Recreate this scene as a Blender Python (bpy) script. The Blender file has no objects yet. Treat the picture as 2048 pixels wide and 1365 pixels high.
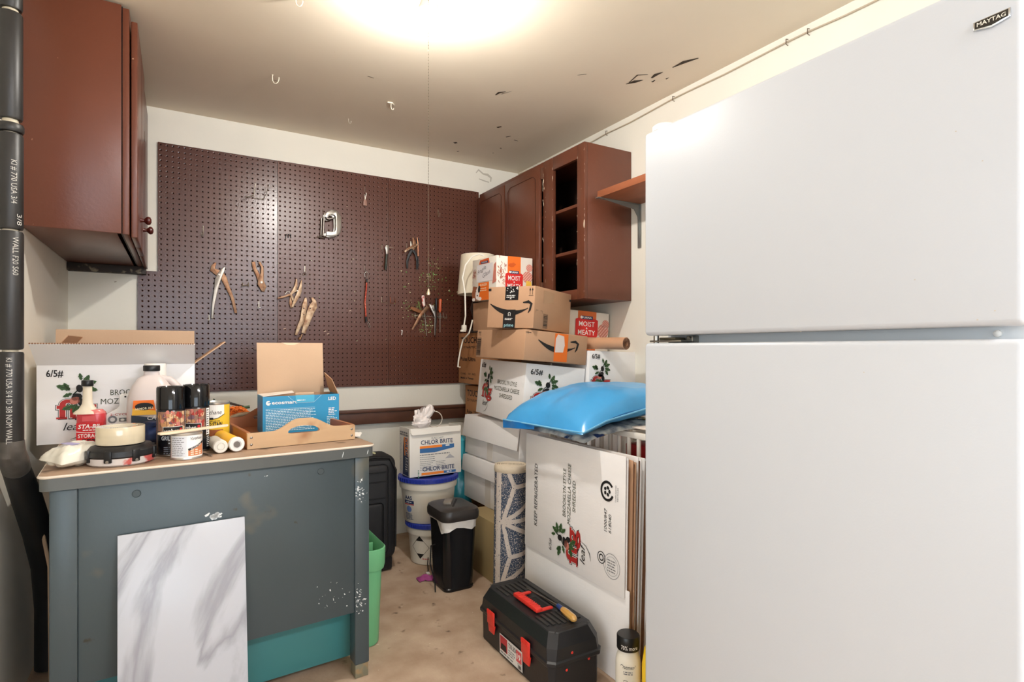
import bpy, bmesh, math, random
from mathutils import Vector, Matrix, Euler, noise
from mathutils.geometry import tessellate_polygon
random.seed(7)
R_ = math.radians
S = bpy.context.scene
COL = S.collection

# ------------------------------------------------------------------ camera
F_PX, HZ_Y, CAM_H, YAW = 1135.0, 698.0, 1.10, R_(30.5)
cam_d = bpy.data.cameras.new('camera'); cam = bpy.data.objects.new('camera', cam_d); COL.objects.link(cam)
cam.location = (0, 0, CAM_H); cam.rotation_euler = (R_(90), 0, -YAW)
cam_d.sensor_width = 36.0; cam_d.lens = F_PX / 2048 * 36.0
cam_d.shift_y = (682.5 - HZ_Y) / 2048 * -1.0
cam_d.clip_start = 0.02
S.camera = cam

# ------------------------------------------------------------------ world, light, exposure
S.view_settings.view_transform = 'Standard'; S.view_settings.look = 'None'
S.view_settings.gamma = 1.0; S.view_settings.use_curve_mapping = False
S.view_settings.exposure = 0.33
S.cycles.use_denoising = True
S.cycles.max_bounces = 12; S.cycles.diffuse_bounces = 10; S.cycles.glossy_bounces = 4
S.cycles.sample_clamp_indirect = 6.0
W = bpy.data.worlds.new('daylight'); S.world = W; W.use_nodes = True
W.node_tree.nodes['Background'].inputs[0].default_value = (0.80, 0.90, 1.0, 1)
W.node_tree.nodes['Background'].inputs[1].default_value = 1.0
def area_light(name, loc, rot, sx, sy, power, col):
    l = bpy.data.lights.new(name, 'AREA'); l.shape = 'RECTANGLE'; l.size = sx; l.size_y = sy
    l.energy = power; l.color = col
    o = bpy.data.objects.new(name, l); COL.objects.link(o); o.location = loc; o.rotation_euler = rot
    return o
# daylight coming in through the open door behind the camera
area_light('door_daylight', (-0.35, -4.96, 1.20), (R_(90), 0, 0), 3.6, 1.75, 85, (0.76, 0.88, 1.0))
# unseen side light, added left of the camera to brighten fridge and cartons
area_light('side_fill_light', (-2.66, -0.55, 1.25), (R_(90), 0, R_(-90)), 2.6, 1.7, 44, (0.90, 0.95, 1.0))
BULB_POWER = 880.0      # emission strength of the bare bulb
FILL_TUBE_POWER = 150.0       # emission strength of the twin tube fill light added behind the camera

# ------------------------------------------------------------------ measuring helpers (pixel of the photo -> point on a real plane)
_F = Vector((math.sin(YAW), math.cos(YAW), 0)); _R = Vector((math.cos(YAW), -math.sin(YAW), 0)); _O = Vector((0, 0, CAM_H))
def _ray(px, py): return _R * ((px - 1024) / F_PX) + _F + Vector((0, 0, -(py - HZ_Y) / F_PX))
def onX(px, py, X): d = _ray(px, py); return _O + d * (X / d.x)
def onY(px, py, Y): d = _ray(px, py); return _O + d * (Y / d.y)
def onZ(px, py, Z): d = _ray(px, py); return _O + d * ((Z - CAM_H) / d.z)
def onT(px, py, t): return _O + _ray(px, py) * t

# ------------------------------------------------------------------ materials
def lin(c):
    return tuple(((v / 255) / 12.92 if v / 255 <= 0.04045 else ((v / 255 + 0.055) / 1.055) ** 2.4) for v in c)
_M = {}
def mat(name, rgb, rough=0.5, metal=0.0, spec=0.5, var=0.0, vscale=6.0, rgb2=None, thr=None, bump=0.0, bscale=60.0,
        trans=0.0, ior=1.45, emit=None, alpha=1.0, stretch=None, coat=0.0, sss=0.0):
    if name in _M: return _M[name]
    m = bpy.data.materials.new(name); m.use_nodes = True; nt = m.node_tree; b = nt.nodes['Principled BSDF']
    c = lin(rgb)
    b.inputs['Base Color'].default_value = (*c, 1); b.inputs['Roughness'].default_value = rough
    b.inputs['Metallic'].default_value = metal; b.inputs['Specular IOR Level'].default_value = spec
    b.inputs['IOR'].default_value = ior; b.inputs['Transmission Weight'].default_value = trans
    b.inputs['Alpha'].default_value = alpha; b.inputs['Coat Weight'].default_value = coat
    if sss: b.inputs['Subsurface Weight'].default_value = sss; b.inputs['Subsurface Radius'].default_value = (.02, .02, .02)
    if emit: b.inputs['Emission Color'].default_value = (*lin(emit[0]), 1); b.inputs['Emission Strength'].default_value = emit[1]
    tc = nt.nodes.new('ShaderNodeTexCoord'); vec = tc.outputs['Object']
    if stretch:
        mp = nt.nodes.new('ShaderNodeMapping'); mp.inputs['Scale'].default_value = stretch
        nt.links.new(vec, mp.inputs[0]); vec = mp.outputs[0]
    if var or rgb2:
        n = nt.nodes.new('ShaderNodeTexNoise'); n.inputs['Scale'].default_value = vscale; n.inputs['Detail'].default_value = 6
        nt.links.new(vec, n.inputs['Vector'])
        rp = nt.nodes.new('ShaderNodeValToRGB')
        if rgb2:
            a, z = (thr if thr else (0.35, 0.65))
            rp.color_ramp.elements[0].position = a; rp.color_ramp.elements[1].position = z
            rp.color_ramp.elements[0].color = (*c, 1); rp.color_ramp.elements[1].color = (*lin(rgb2), 1)
        else:
            rp.color_ramp.elements[0].position = 0.25; rp.color_ramp.elements[1].position = 0.75
            rp.color_ramp.elements[0].color = (*[v * (1 - var) for v in c], 1)
            rp.color_ramp.elements[1].color = (*[min(1, v * (1 + var)) for v in c], 1)
        nt.links.new(n.outputs['Fac'], rp.inputs['Fac']); nt.links.new(rp.outputs['Color'], b.inputs['Base Color'])
    if bump:
        n2 = nt.nodes.new('ShaderNodeTexNoise'); n2.inputs['Scale'].default_value = bscale; n2.inputs['Detail'].default_value = 4
        nt.links.new(vec, n2.inputs['Vector'])
        bp = nt.nodes.new('ShaderNodeBump'); bp.inputs['Strength'].default_value = bump; bp.inputs['Distance'].default_value = 0.004
        nt.links.new(n2.outputs['Fac'], bp.inputs['Height']); nt.links.new(bp.outputs['Normal'], b.inputs['Normal'])
    _M[name] = m
    return m

def speckle(m, rgb, scale, lo, hi, seedloc=(0, 0, 0)):
    """adds dirt or wear with a shape of its own on top of a material's colour"""
    nt = m.node_tree; b = nt.nodes['Principled BSDF']
    tc = nt.nodes.new('ShaderNodeTexCoord'); mp = nt.nodes.new('ShaderNodeMapping'); mp.inputs['Location'].default_value = seedloc
    nt.links.new(tc.outputs['Object'], mp.inputs[0])
    n = nt.nodes.new('ShaderNodeTexNoise'); n.inputs['Scale'].default_value = scale; n.inputs['Detail'].default_value = 3
    nt.links.new(mp.outputs[0], n.inputs['Vector'])
    rp = nt.nodes.new('ShaderNodeMapRange'); rp.inputs[1].default_value = lo; rp.inputs[2].default_value = hi
    nt.links.new(n.outputs['Fac'], rp.inputs[0])
    mx = nt.nodes.new('ShaderNodeMix'); mx.data_type = 'RGBA'
    nt.links.new(rp.outputs[0], mx.inputs[0])
    src = b.inputs['Base Color']
    if src.links: nt.links.new(src.links[0].from_socket, mx.inputs[6])
    else: mx.inputs[6].default_value = src.default_value
    mx.inputs[7].default_value = (*lin(rgb), 1)
    nt.links.new(mx.outputs[2], b.inputs['Base Color'])
    return m

# ------------------------------------------------------------------ mesh builder
class MB:
    def __init__(s): s.bm = bmesh.new(); s.mats = []
    def mi(s, m):
        if m not in s.mats: s.mats.append(m)
        return s.mats.index(m)
    def _fin(s, new_faces, m, M=None, smooth=False):
        i = s.mi(m) if m else 0
        for f in new_faces: f.material_index = i; f.smooth = smooth
        if M is not None: bmesh.ops.transform(s.bm, matrix=M, verts=list({v for f in new_faces for v in f.verts}))
    def box(s, lo, hi, m=None, bev=0.0, M=None, seg=2):
        before = set(s.bm.faces)
        lo = Vector(lo); hi = Vector(hi)
        r = bmesh.ops.create_cube(s.bm, size=1.0)
        for v in r['verts']: v.co = Vector((lo[k] + (v.co[k] + .5) * (hi[k] - lo[k]) for k in range(3)))
        if bev:
            es = list({e for v in r['verts'] for e in v.link_edges})
            bmesh.ops.bevel(s.bm, geom=es, offset=bev, segments=seg, affect='EDGES', profile=.5)
        s._fin([f for f in s.bm.faces if f not in before], m, M, bool(bev)); return s
    def prism(s, pts, axis, a, b, m=None, bev=0.0, M=None, smooth=False):
        """2-D outline extruded along axis ('x','y','z') from a to b; outline axes are the other two in order"""
        before = set(s.bm.faces)
        def P(p, h):
            return {'x': (h, p[0], p[1]), 'y': (p[0], h, p[1]), 'z': (p[0], p[1], h)}[axis]
        va = [s.bm.verts.new(P(p, a)) for p in pts]; vb = [s.bm.verts.new(P(p, b)) for p in pts]
        n = len(pts); tri = tessellate_polygon([[Vector((p[0], p[1], 0)) for p in pts]])
        sides = []
        for k in range(n): sides.append(s.bm.faces.new((va[k], va[(k + 1) % n], vb[(k + 1) % n], vb[k])))
        if n <= 4 or bev:
            try: s.bm.faces.new(va); s.bm.faces.new(vb)
            except ValueError: pass
        else:
            for t in tri:
                s.bm.faces.new([va[i] for i in t]); s.bm.faces.new([vb[i] for i in t])
        nf = [f for f in s.bm.faces if f not in before]
        bmesh.ops.recalc_face_normals(s.bm, faces=nf)
        if bev:
            es = [e for e in {e for f in nf for e in f.edges} if (e.verts[0] in va) == (e.verts[1] in va)]
            bmesh.ops.bevel(s.bm, geom=es, offset=bev, segments=2, affect='EDGES', profile=.5)
        s._fin([f for f in s.bm.faces if f not in before], m, M, smooth or bool(bev)); return s
    def lathe(s, prof, n=32, m=None, M=None, sx=1.0, sy=1.0, smooth=True, power=2.0, cap=True):
        """profile [(r,z)...] turned about z; power > 2 squares the section"""
        before = set(s.bm.faces); rings = []
        for r, z in prof:
            ring = []
            for k in range(n):
                a = 2 * math.pi * k / n; c, sn = math.cos(a), math.sin(a)
                q = 1.0 if power == 2.0 else (abs(c) ** power + abs(sn) ** power) ** (-1 / power)
                ring.append(s.bm.verts.new((r * q * c * sx, r * q * sn * sy, z)))
            rings.append(ring)
        for a, b in zip(rings, rings[1:]):
            for k in range(n):
                s.bm.faces.new((a[k], a[(k + 1) % n], b[(k + 1) % n], b[k]))
        if cap:
            if prof[0][0] > 1e-5: s.bm.faces.new(rings[0][::-1])
            if prof[-1][0] > 1e-5: s.bm.faces.new(rings[-1])
        nf = [f for f in s.bm.faces if f not in before]
        bmesh.ops.remove_doubles(s.bm, verts=list({v for f in nf for v in f.verts}), dist=1e-6)
        nf = [f for f in s.bm.faces if f not in before]
        bmesh.ops.recalc_face_normals(s.bm, faces=nf)
        s._fin(nf, m, M, smooth); return s
    def tube(s, pts, r, m=None, n=8, M=None, flat=1.0, closed=False):
        pts = [Vector(p) for p in pts]; N = len(pts)
        rr = r if isinstance(r, (list, tuple)) else [r] * N
        before = set(s.bm.faces); rings = []; up = None
        for i, p in enumerate(pts):
            if closed: d = pts[(i + 1) % N] - pts[i - 1]
            else: d = pts[min(i + 1, N - 1)] - pts[max(i - 1, 0)]
            if d.length < 1e-9: d = Vector((0, 0, 1))
            d.normalize()
            if up is None:
                up = Vector((0, 1, 0)) if abs(d.y) < .9 else Vector((1, 0, 0))
            sd = d.cross(up).normalized(); up = sd.cross(d).normalized()
            rings.append([s.bm.verts.new(p + sd * (rr[i] * math.cos(2 * math.pi * k / n)) + up * (rr[i] * flat * math.sin(2 * math.pi * k / n))) for k in range(n)])
        L = list(zip(rings, rings[1:])) + ([(rings[-1], rings[0])] if closed else [])
        for a, b in L:
            for k in range(n): s.bm.faces.new((a[k], a[(k + 1) % n], b[(k + 1) % n], b[k]))
        if not closed: s.bm.faces.new(rings[0][::-1]); s.bm.faces.new(rings[-1])
        nf = [f for f in s.bm.faces if f not in before]
        bmesh.ops.recalc_face_normals(s.bm, faces=nf)
        s._fin(nf, m, M, True); return s
    def ball(s, c, r, m=None, seg=16, sc=(1, 1, 1), M=None):
        before = set(s.bm.faces)
        mm = Matrix.Translation(c) @ Matrix.Diagonal((*[r * k for k in sc], 1))
        bmesh.ops.create_uvsphere(s.bm, u_segments=seg, v_segments=max(6, seg // 2), radius=1, matrix=mm)
        s._fin([f for f in s.bm.faces if f not in before], m, M, True); return s
    def cyl(s, a, b, r, m=None, n=20, r2=None):
        return s.tube([a, b], [r, r if r2 is None else r2], m, n)
    def grid(s, nx, ny, fn, m=None, thick=0.0):
        before = set(s.bm.faces)
        V = [[s.bm.verts.new(fn(i / nx, j / ny)) for j in range(ny + 1)] for i in range(nx + 1)]
        for i in range(nx):
            for j in range(ny): s.bm.faces.new((V[i][j], V[i + 1][j], V[i + 1][j + 1], V[i][j + 1]))
        nf = [f for f in s.bm.faces if f not in before]
        bmesh.ops.recalc_face_normals(s.bm, faces=nf)
        if thick: bmesh.ops.solidify(s.bm, geom=nf, thickness=thick)
        s._fin([f for f in s.bm.faces if f not in before], m, None, True); return s
    def build(s, name, parent=None, m=None, angle=40):
        me = bpy.data.meshes.new(name); s.bm.normal_update(); s.bm.to_mesh(me); s.bm.free()
        for k in (s.mats or [m]): me.materials.append(k)
        if any(p.use_smooth for p in me.polygons): me.set_sharp_from_angle(angle=R_(angle))
        o = bpy.data.objects.new(name, me); COL.objects.link(o)
        if parent: o.parent = parent
        return o

def tag(o, label=None, cat=None, group=None, kind=None):
    if label: o['label'] = label
    if cat: o['category'] = cat
    if group: o['group'] = group
    if kind: o['kind'] = kind
    return o
def thing(name, label, cat, loc=(0, 0, 0), rot=(0, 0, 0), group=None):
    o = bpy.data.objects.new(name, None); COL.objects.link(o); o.empty_display_size = .05
    o.location = loc; o.rotation_euler = rot
    return tag(o, label, cat, group)
def struct(o): o['kind'] = 'structure'; return o

# ------------------------------------------------------------------ flat art: print on surfaces
_TXT = {}
def text_tris(body, bold=0.0, shear=0.0, space=1.0):
    k = (body, bold, shear, space)
    if k not in _TXT:
        cu = bpy.data.curves.new('lettering', 'FONT'); cu.body = body; cu.size = 1.0; cu.offset = bold; cu.shear = shear
        cu.space_character = space; cu.resolution_u = 2; cu.fill_mode = 'FRONT'
        o = bpy.data.objects.new('lettering', cu); COL.objects.link(o)
        dg = bpy.context.evaluated_depsgraph_get()
        me = bpy.data.meshes.new_from_object(o.evaluated_get(dg))
        v = [(p.co.x, p.co.y) for p in me.vertices]; f = [tuple(p.vertices) for p in me.polygons]
        bpy.data.objects.remove(o); bpy.data.curves.remove(cu); bpy.data.meshes.remove(me)
        _TXT[k] = (v, f)
    return _TXT[k]
def ink(name, rgb, rough=.6): return mat('ink_' + name, rgb, rough)
class Art:
    """shapes in (u,v) metres on a surface; built as ONE mesh mapped onto that surface"""
    def __init__(s): s.v = []; s.f = []
    def _add(s, pts, faces, m, layer):
        b = len(s.v); s.v += [(p[0], p[1], layer) for p in pts]; s.f += [([b + i for i in q], m) for q in faces]
    def poly(s, pts, m, layer=0):
        tri = tessellate_polygon([[Vector((p[0], p[1], 0)) for p in pts]]); s._add(pts, tri, m, layer); return s
    def rect(s, x0, y0, x1, y1, m, layer=0, n=1):
        pts = []
        for i in range(n + 1):
            x = x0 + (x1 - x0) * i / n; pts += [(x, y0), (x, y1)]
        s._add(pts, [(2 * i, 2 * i + 2, 2 * i + 3, 2 * i + 1) for i in range(n)], m, layer); return s
    def ell(s, cx, cy, rx, ry, m, layer=0, n=20, rot=0, wob=0.0):
        c, q = math.cos(rot), math.sin(rot); P = []
        for k in range(n):
            a = 2 * math.pi * k / n; w = 1 + wob * (random.random() - .5); x = rx * math.cos(a) * w; y = ry * math.sin(a) * w
            P.append((cx + c * x - q * y, cy + q * x + c * y))
        return s.poly(P, m, layer)
    def ring(s, cx, cy, r0, r1, m, layer=0, n=28, a0=0, a1=2 * math.pi):
        P = []
        for k in range(n + 1):
            a = a0 + (a1 - a0) * k / n; P += [(cx + r0 * math.cos(a), cy + r0 * math.sin(a)), (cx + r1 * math.cos(a), cy + r1 * math.sin(a))]
        s._add(P, [(2 * k, 2 * k + 1, 2 * k + 3, 2 * k + 2) for k in range(n)], m, layer); return s
    def stroke(s, pts, w, m, layer=0):
        N = len(pts); ww = w if isinstance(w, (list, tuple)) else [w] * N; P = []
        for i in range(N):
            a = pts[max(i - 1, 0)]; b = pts[min(i + 1, N - 1)]; dx, dy = b[0] - a[0], b[1] - a[1]; L = math.hypot(dx, dy) or 1
            nx, ny = -dy / L * ww[i] / 2, dx / L * ww[i] / 2
            P += [(pts[i][0] + nx, pts[i][1] + ny), (pts[i][0] - nx, pts[i][1] - ny)]
        s._add(P, [(2 * i, 2 * i + 1, 2 * i + 3, 2 * i + 2) for i in range(N - 1)], m, layer); return s
    def text(s, body, x, y, h, m, layer=1, w=None, align='l', rot=0.0, bold=0.0, shear=0.0, space=1.0):
        v, f = text_tris(body, bold, shear, space)
        if not v: return s
        x0 = min(p[0] for p in v); x1 = max(p[0] for p in v); cap = 0.70
        sy = h / cap; sx = sy if w is None else w / (x1 - x0)
        W_ = (x1 - x0) * sx; off = {'l': 0, 'c': -W_ / 2, 'r': -W_}[align]
        c, q = math.cos(rot), math.sin(rot)
        s._add([(x + c * ((p[0] - x0) * sx + off) - q * p[1] * sy, y + q * ((p[0] - x0) * sx + off) + c * p[1] * sy) for p in v], f, m, layer); return s
    def lines(s, x0, y0, x1, n, dy, h, m, layer=1, seed=1, jag=.25):
        """small print too small to read in the photo: rows of short dashes"""
        rr = random.Random(seed)
        for k in range(n):
            x = x0; end = x1 - (x1 - x0) * jag * rr.random(); y = y0 - k * dy
            while x < end:
                L = h * (1.2 + 3.2 * rr.random()); s.rect(x, y, min(x + L, end), y + h, m, layer); x += L + h * .7
        return s
    def leaf(s, x, y, L, ang, m, layer=1, wid=.38, dark=None):
        c, q = math.cos(ang), math.sin(ang); P = []
        for t, w in ((0, 0), (.2, .7), (.38, .55), (.5, 1), (.68, .6), (.82, .55), (1, 0)): P.append((t * L, w * wid * L / 2))
        P += [(a, -b) for a, b in P[-2:0:-1]]
        s.poly([(x + c * a - q * b, y + q * a + c * b) for a, b in P], m, layer)
        if dark: s.stroke([(x, y), (x + c * L * .85, y + q * L * .85)], L * .05, dark, layer + 1)
        return s
    def build(s, name, parent, fn, label=None):
        bm = bmesh.new(); mats = []
        vs = [bm.verts.new(p) for p in s.v]
        for q, m in s.f:
            if m not in mats: mats.append(m)
            try: f = bm.faces.new([vs[i] for i in q]); f.material_index = mats.index(m)
            except ValueError: pass
        if getattr(fn, 'curved', 0):       # cut into narrow strips so that the print follows the curve
            x0 = min(p[0] for p in s.v); x1 = max(p[0] for p in s.v); n = int((x1 - x0) / fn.curved)
            for k in range(1, n + 1):
                bmesh.ops.bisect_plane(bm, geom=bm.verts[:] + bm.edges[:] + bm.faces[:], plane_co=(x0 + k * fn.curved, 0, 0), plane_no=(1, 0, 0), dist=1e-7)
        for v in bm.verts: v.co = fn(*v.co)
        me = bpy.data.meshes.new(name); bm.to_mesh(me); bm.free()
        for m in mats: me.materials.append(m)
        o = bpy.data.objects.new(name, me); COL.objects.link(o)
        if parent: o.parent = parent
        if label: o['label'] = label
        return o
def face_map(o, ud, vd, eps=.0007, step=.0004):
    o = Vector(o); ud = Vector(ud).normalized(); vd = Vector(vd).normalized(); n = ud.cross(vd)
    return lambda u, v, l: o + ud * u + vd * v + n * (eps + step * l)
def cyl_map(r, a0, z0=0.0, sx=1.0, sy=1.0, rfn=None, eps=.0006, step=.0003):
    """u runs along the circumference from angle a0, v along the axis"""
    def fn(u, v, l):
        rr = (rfn(v) if rfn else r); a = a0 + u / r; k = rr + eps + step * l
        return Vector((k * math.cos(a) * sx, k * math.sin(a) * sy, z0 + v))
    fn.curved = r * .13
    return fn

# ------------------------------------------------------------------ shared materials
WALLP = mat('cream_wall_paint', (228, 224, 212), .62, var=.05, vscale=2.2, bump=.10, bscale=70)
speckle(WALLP, (120, 104, 84), 34, .76, .80)
CEILP = mat('ceiling_paint', (228, 217, 198), .55, var=.06, vscale=1.4, bump=.18, bscale=16)
speckle(CEILP, (150, 128, 100), 40, .78, .82)
BROWN = mat('brown_gloss_paint', (94, 50, 34), .32, var=.10, vscale=3, bump=.10, bscale=90)
speckle(BROWN, (190, 150, 122), 46, .755, .79)
BROWN_D = mat('brown_paint_aged', (98, 55, 38), .36, var=.12, vscale=4, bump=.12, bscale=70)
speckle(BROWN_D, (176, 150, 128), 60, .74, .78)
KRAFT = mat('kraft_cardboard', (184, 146, 116), .75, var=.06, vscale=5, bump=.06, bscale=120, spec=.25)
KRAFT_L = mat('kraft_cardboard_light', (194, 164, 136), .75, var=.06, vscale=5, bump=.06, bscale=120, spec=.25)
KRAFT_D = mat('kraft_cardboard_dark', (166, 118, 80), .75, var=.07, vscale=5, bump=.06, bscale=120, spec=.25)
WCARD = mat('white_cardboard', (236, 235, 235), .55, var=.03, vscale=4, bump=.08, bscale=40, stretch=(1, 1, 4), spec=.35)
EDGE = mat('cardboard_edge', (122, 84, 58), .8, var=.2, vscale=80)
STEEL = mat('worn_steel', (150, 142, 132), .38, 1.0, var=.18, vscale=30)
RUSTY = mat('rusty_steel', (150, 118, 92), .5, .7, rgb2=(120, 76, 50), thr=(.4, .7), vscale=40)
CHROME = mat('bright_zinc', (150, 144, 136), .36, 1.0)
BLACKP = mat('black_plastic', (22, 22, 24), .38, bump=.05, bscale=200)
WHITEP = mat('white_plastic', (236, 233, 226), .4)
K_ = ink('black', (24, 22, 22)); RED_ = ink('red', (168, 40, 38)); GRN_ = ink('green', (60, 92, 50)); DGRN_ = ink('dark_green', (34, 50, 32))
WHT_ = ink('white', (240, 238, 234)); GRY_ = ink('grey', (120, 122, 126)); PNK_ = ink('pink', (196, 120, 104)); ORG_ = ink('orange', (232, 112, 30))
NAVY_ = ink('navy', (38, 52, 92)); OLIV_ = ink('olive', (62, 66, 40))

# ------------------------------------------------------------------ the setting
XL, XR, YB, ZC = -0.43, 1.96, 3.25, 2.272
YN, XO = -5.0, -2.7
FLOORM = mat('worn_concrete_floor', (160, 134, 112), .75, rgb2=(190, 168, 146), thr=(.3, .7), vscale=7, bump=.25, bscale=90, spec=.3)
speckle(FLOORM, (84, 66, 54), 13, .66, .74); speckle(FLOORM, (214, 202, 186), 60, .72, .76, (3, 1, 0))
struct(MB().box((XO, YN, -.1), (XR + .1, YB + .1, 0), FLOORM).build('floor'))
ceil_ = struct(MB().box((XO, YN, ZC), (XR + .1, YB + .1, ZC + .1), CEILP).build('ceiling'))
struct(MB().box((XL - .1, YB, 0), (XR + .1, YB + .1, ZC), WALLP).build('wall_back'))
struct(MB().box((XR, YN, 0), (XR + .1, YB, ZC), WALLP).build('wall_right'))
struct(MB().box((XL - .1, 1.0, 0), (XL, YB, ZC), WALLP).box((XO, 1.0, 0), (XL - .1, 1.1, ZC), WALLP).build('wall_left'))
sw = MB().box((XO - .1, YN, 0), (XO, -1.9, ZC), WALLP).box((XO - .1, .8, 0), (XO, 1.1, ZC), WALLP).box((XO - .1, -1.9, 0), (XO, .8, .38), WALLP).box((XO - .1, -1.9, 2.12), (XO, .8, ZC), WALLP)
struct(sw.build('wall_side'))
wr = MB()      # wall behind the camera with the wide open door
wr.box((XO, YN - .1, 0), (-2.15, YN, ZC), WALLP).box((1.45, YN - .1, 0), (XR + .1, YN, ZC), WALLP).box((-2.15, YN - .1, 2.08), (1.45, YN, ZC), WALLP).box((-2.15, YN - .1, 0), (1.45, YN, .32), WALLP)
struct(wr.build('wall_rear'))
RAIL = mat('dark_brown_trim', (88, 56, 42), .45, var=.2, vscale=14, bump=.15, bscale=40)
tr = MB().box((XL, 3.215, .668), (XR, 3.25, .742), RAIL, .004)
tr.box((XL, 3.205, .735), (XR, 3.25, .752), RAIL, .003)
struct(tr.build('trim_1'))
# bare scrapes and flaked spots in the ceiling paint
SCR = mat('bare_ceiling_scrape', (62, 52, 40), .8)
def ceil_pt(px, py): p = onZ(px, py, ZC); return (p.x, p.y)
a = Art()
for pts, w in [(((1345, 135), (1368, 124), (1397, 116)), (.004, .022, .006)), (((1252, 168), (1270, 163), (1286, 160)), (.004, .024, .004)),
               (((1258, 165), (1275, 150), (1296, 149)), (.004, .008, .003)), (((1303, 156), (1312, 149), (1326, 144)), (.008, .02, .003)),
               (((991, 190), (998, 185), (1012, 183)), (.006, .014, .002)), (((1003, 188), (1024, 182)), (.004, .001)),
               (((1155, 150), (1173, 148)), (.002, .004)), (((1304, 164), (1310, 160)), (.01, .006)), (((1332, 158), (1338, 155)), (.008, .002)),
               (((994, 255), (1003, 253)), (.016, .010)), (((1012, 274), (1022, 272)), (.010, .004)), (((1028, 280), (1036, 282)), (.008, .003)),
               (((908, 286), (914, 285)), (.020, .016)), (((914, 303), (918, 302)), (.01, .006)), (((546, 160), (560, 163)), (.003, .001)),
               (((1000, 296), (1003, 297)), (.008, .008)), (((985, 306), (988, 306)), (.008, .006)), (((735, 152), (748, 156)), (.004, .003))]:
    a.stroke([ceil_pt(*p) for p in pts], list(w), SCR)
a.build('paint_scrape', ceil_, lambda u, v, l: Vector((u, v, ZC - .0008)))
# stain on the back wall under the ceiling
a = Art(); SMG = mat('wall_smudge', (186, 180, 166), .7)
def bw(px, py): p = onY(px, py, YB); return (p.x, p.z)
a.stroke([bw(952, 346), (bw(957, 340)), bw(966, 348), bw(975, 350), bw(982, 356), bw(981, 364)], [.006, .012, .01, .016, .014, .008], SMG)
a.stroke([bw(958, 358), bw(968, 362), bw(978, 365)], [.006, .008, .006], SMG)
a.build('wall_smudge', bpy.data.objects['wall_back'], lambda u, v, l: Vector((u, YB - .0008, v)))

# ------------------------------------------------------------------ light bulb with pull chain
BX, BY = .693, 1.704
lb = thing('ceiling_light', 'bare glowing bulb in a white ceiling lampholder with a long beaded pull chain', 'light', (BX, BY, ZC))
MB().lathe([(.055, 0), (.055, -.010), (.045, -.022), (.024, -.030), (.021, -.045), (.0, -.045)], 28, mat('white_porcelain', (232, 228, 218), .3)).build('lampholder', lb)
BULB = mat('glowing_bulb', (255, 240, 214), .4, emit=((255, 251, 244), BULB_POWER))
MB().lathe([(0, -.134), (.012, -.132), (.024, -.124), (.032, -.110), (.0335, -.098), (.0325, -.090), (0, -.090)], 28, BULB).build('bulb', lb)
MB().lathe([(0, -.0895), (.034, -.0895), (.034, -.084), (.026, -.062), (.017, -.044), (.0, -.044)], 28, WHITEP).build('bulb_base', lb)
ch = MB(); CHN = mat('chain_metal', (120, 108, 90), .4, .8)
CX, CY = -.0152, -.0370
ch.tube([(CX * .9, CY * .9, -.03), (CX, CY, -.045), (CX, CY, -.985)], .0005, CHN, 5)
for k in range(100): ch.ball((CX, CY, -.05 - k * .0094), .0014, CHN, 6)
ch.tube([(CX * .9, CY * .9, -.03), (CX * .5, CY * .5, -.028)], .002, CHN, 6)
ch.build('pull_chain', lb)
MB().lathe([(0, -1.004), (.005, -1.003), (.0055, -.998), (.0035, -.990), (.002, -.984), (0, -.983)], 12, mat('chain_bell', (220, 206, 176), .35, .8), M=Matrix.Translation((CX, CY, 0))).build('chain_end', lb)

# unseen twin tube fixture, added behind the camera to lift the shaded areas
sl = thing('fill_strip_light', 'added twin tube fill light on the unseen ceiling behind the viewpoint', 'light', (1.30, -1.15, ZC))
MB().box((-.62, -.075, -.05), (.62, .075, 0), WHITEP, .006).build('fill_housing', sl)
TUBE = mat('glowing_fill_tube', (255, 250, 240), .4, emit=((250, 250, 255), FILL_TUBE_POWER))
for y in (-.045, .045): MB().cyl((-.60, y, -.07), (.60, y, -.07), .016, TUBE, 16).build('fill_tube', sl)

# ------------------------------------------------------------------ left wall cabinet
lc = thing('wall_cabinet', 'brown painted wall cabinet beside the black pipe with two round knobs', 'cabinet', (XL, 2.324, 1.49))
y1 = .912
MB().box((.002, .0, 0), (.266, y1, .775), BROWN, .002).build('cabinet_body', lc)
MB().box((.253, .006, .0), (.269, y1, .772), mat('dark_gap', (40, 26, 20), .6)).box((.269, -.002, -.002), (.288, y1, .765), BROWN, .002).build('face_frame', lc)
for (a0, a1) in ((.010, .243), (.248, .480)):
    d = MB().box((.2925, a0, -.008), (.311, a1, .732), BROWN, .003)
    o = d.build('cabinet_door', lc)
    ky = a1 - .035 if a0 < .1 else a0 + .13
    MB().lathe([(.009, 0), (.007, .006), (.006, .012), (.012, .018), (.016, .024), (.014, .031), (.006, .035), (0, .035)], 20,
               mat('dark_red_knob', (74, 26, 22), .22), M=Matrix.Translation((.311, ky - (.03 if a0 < .1 else 0), .085)) @ Matrix.Rotation(R_(90), 4, 'Y')).build('knob', o)
MB().box((.2925, .486, -.008), (.306, y1, .732), BROWN, .002).build('end_panel', lc)
pl = MB().box((.002, y1 - .03, -.036), (.30, y1 + .012, -.0005), mat('peeling_dark_trim', (46, 36, 30), .6, rgb2=(128, 116, 96), thr=(.58, .66), vscale=26), .001)
pl.build('bottom_cleat', lc)
hg = MB().box((.3065, .56, .50), (.3085, .575, .54), mat('old_brass', (96, 70, 44), .4, .8)); hg.build('catch_plate', lc)

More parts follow.
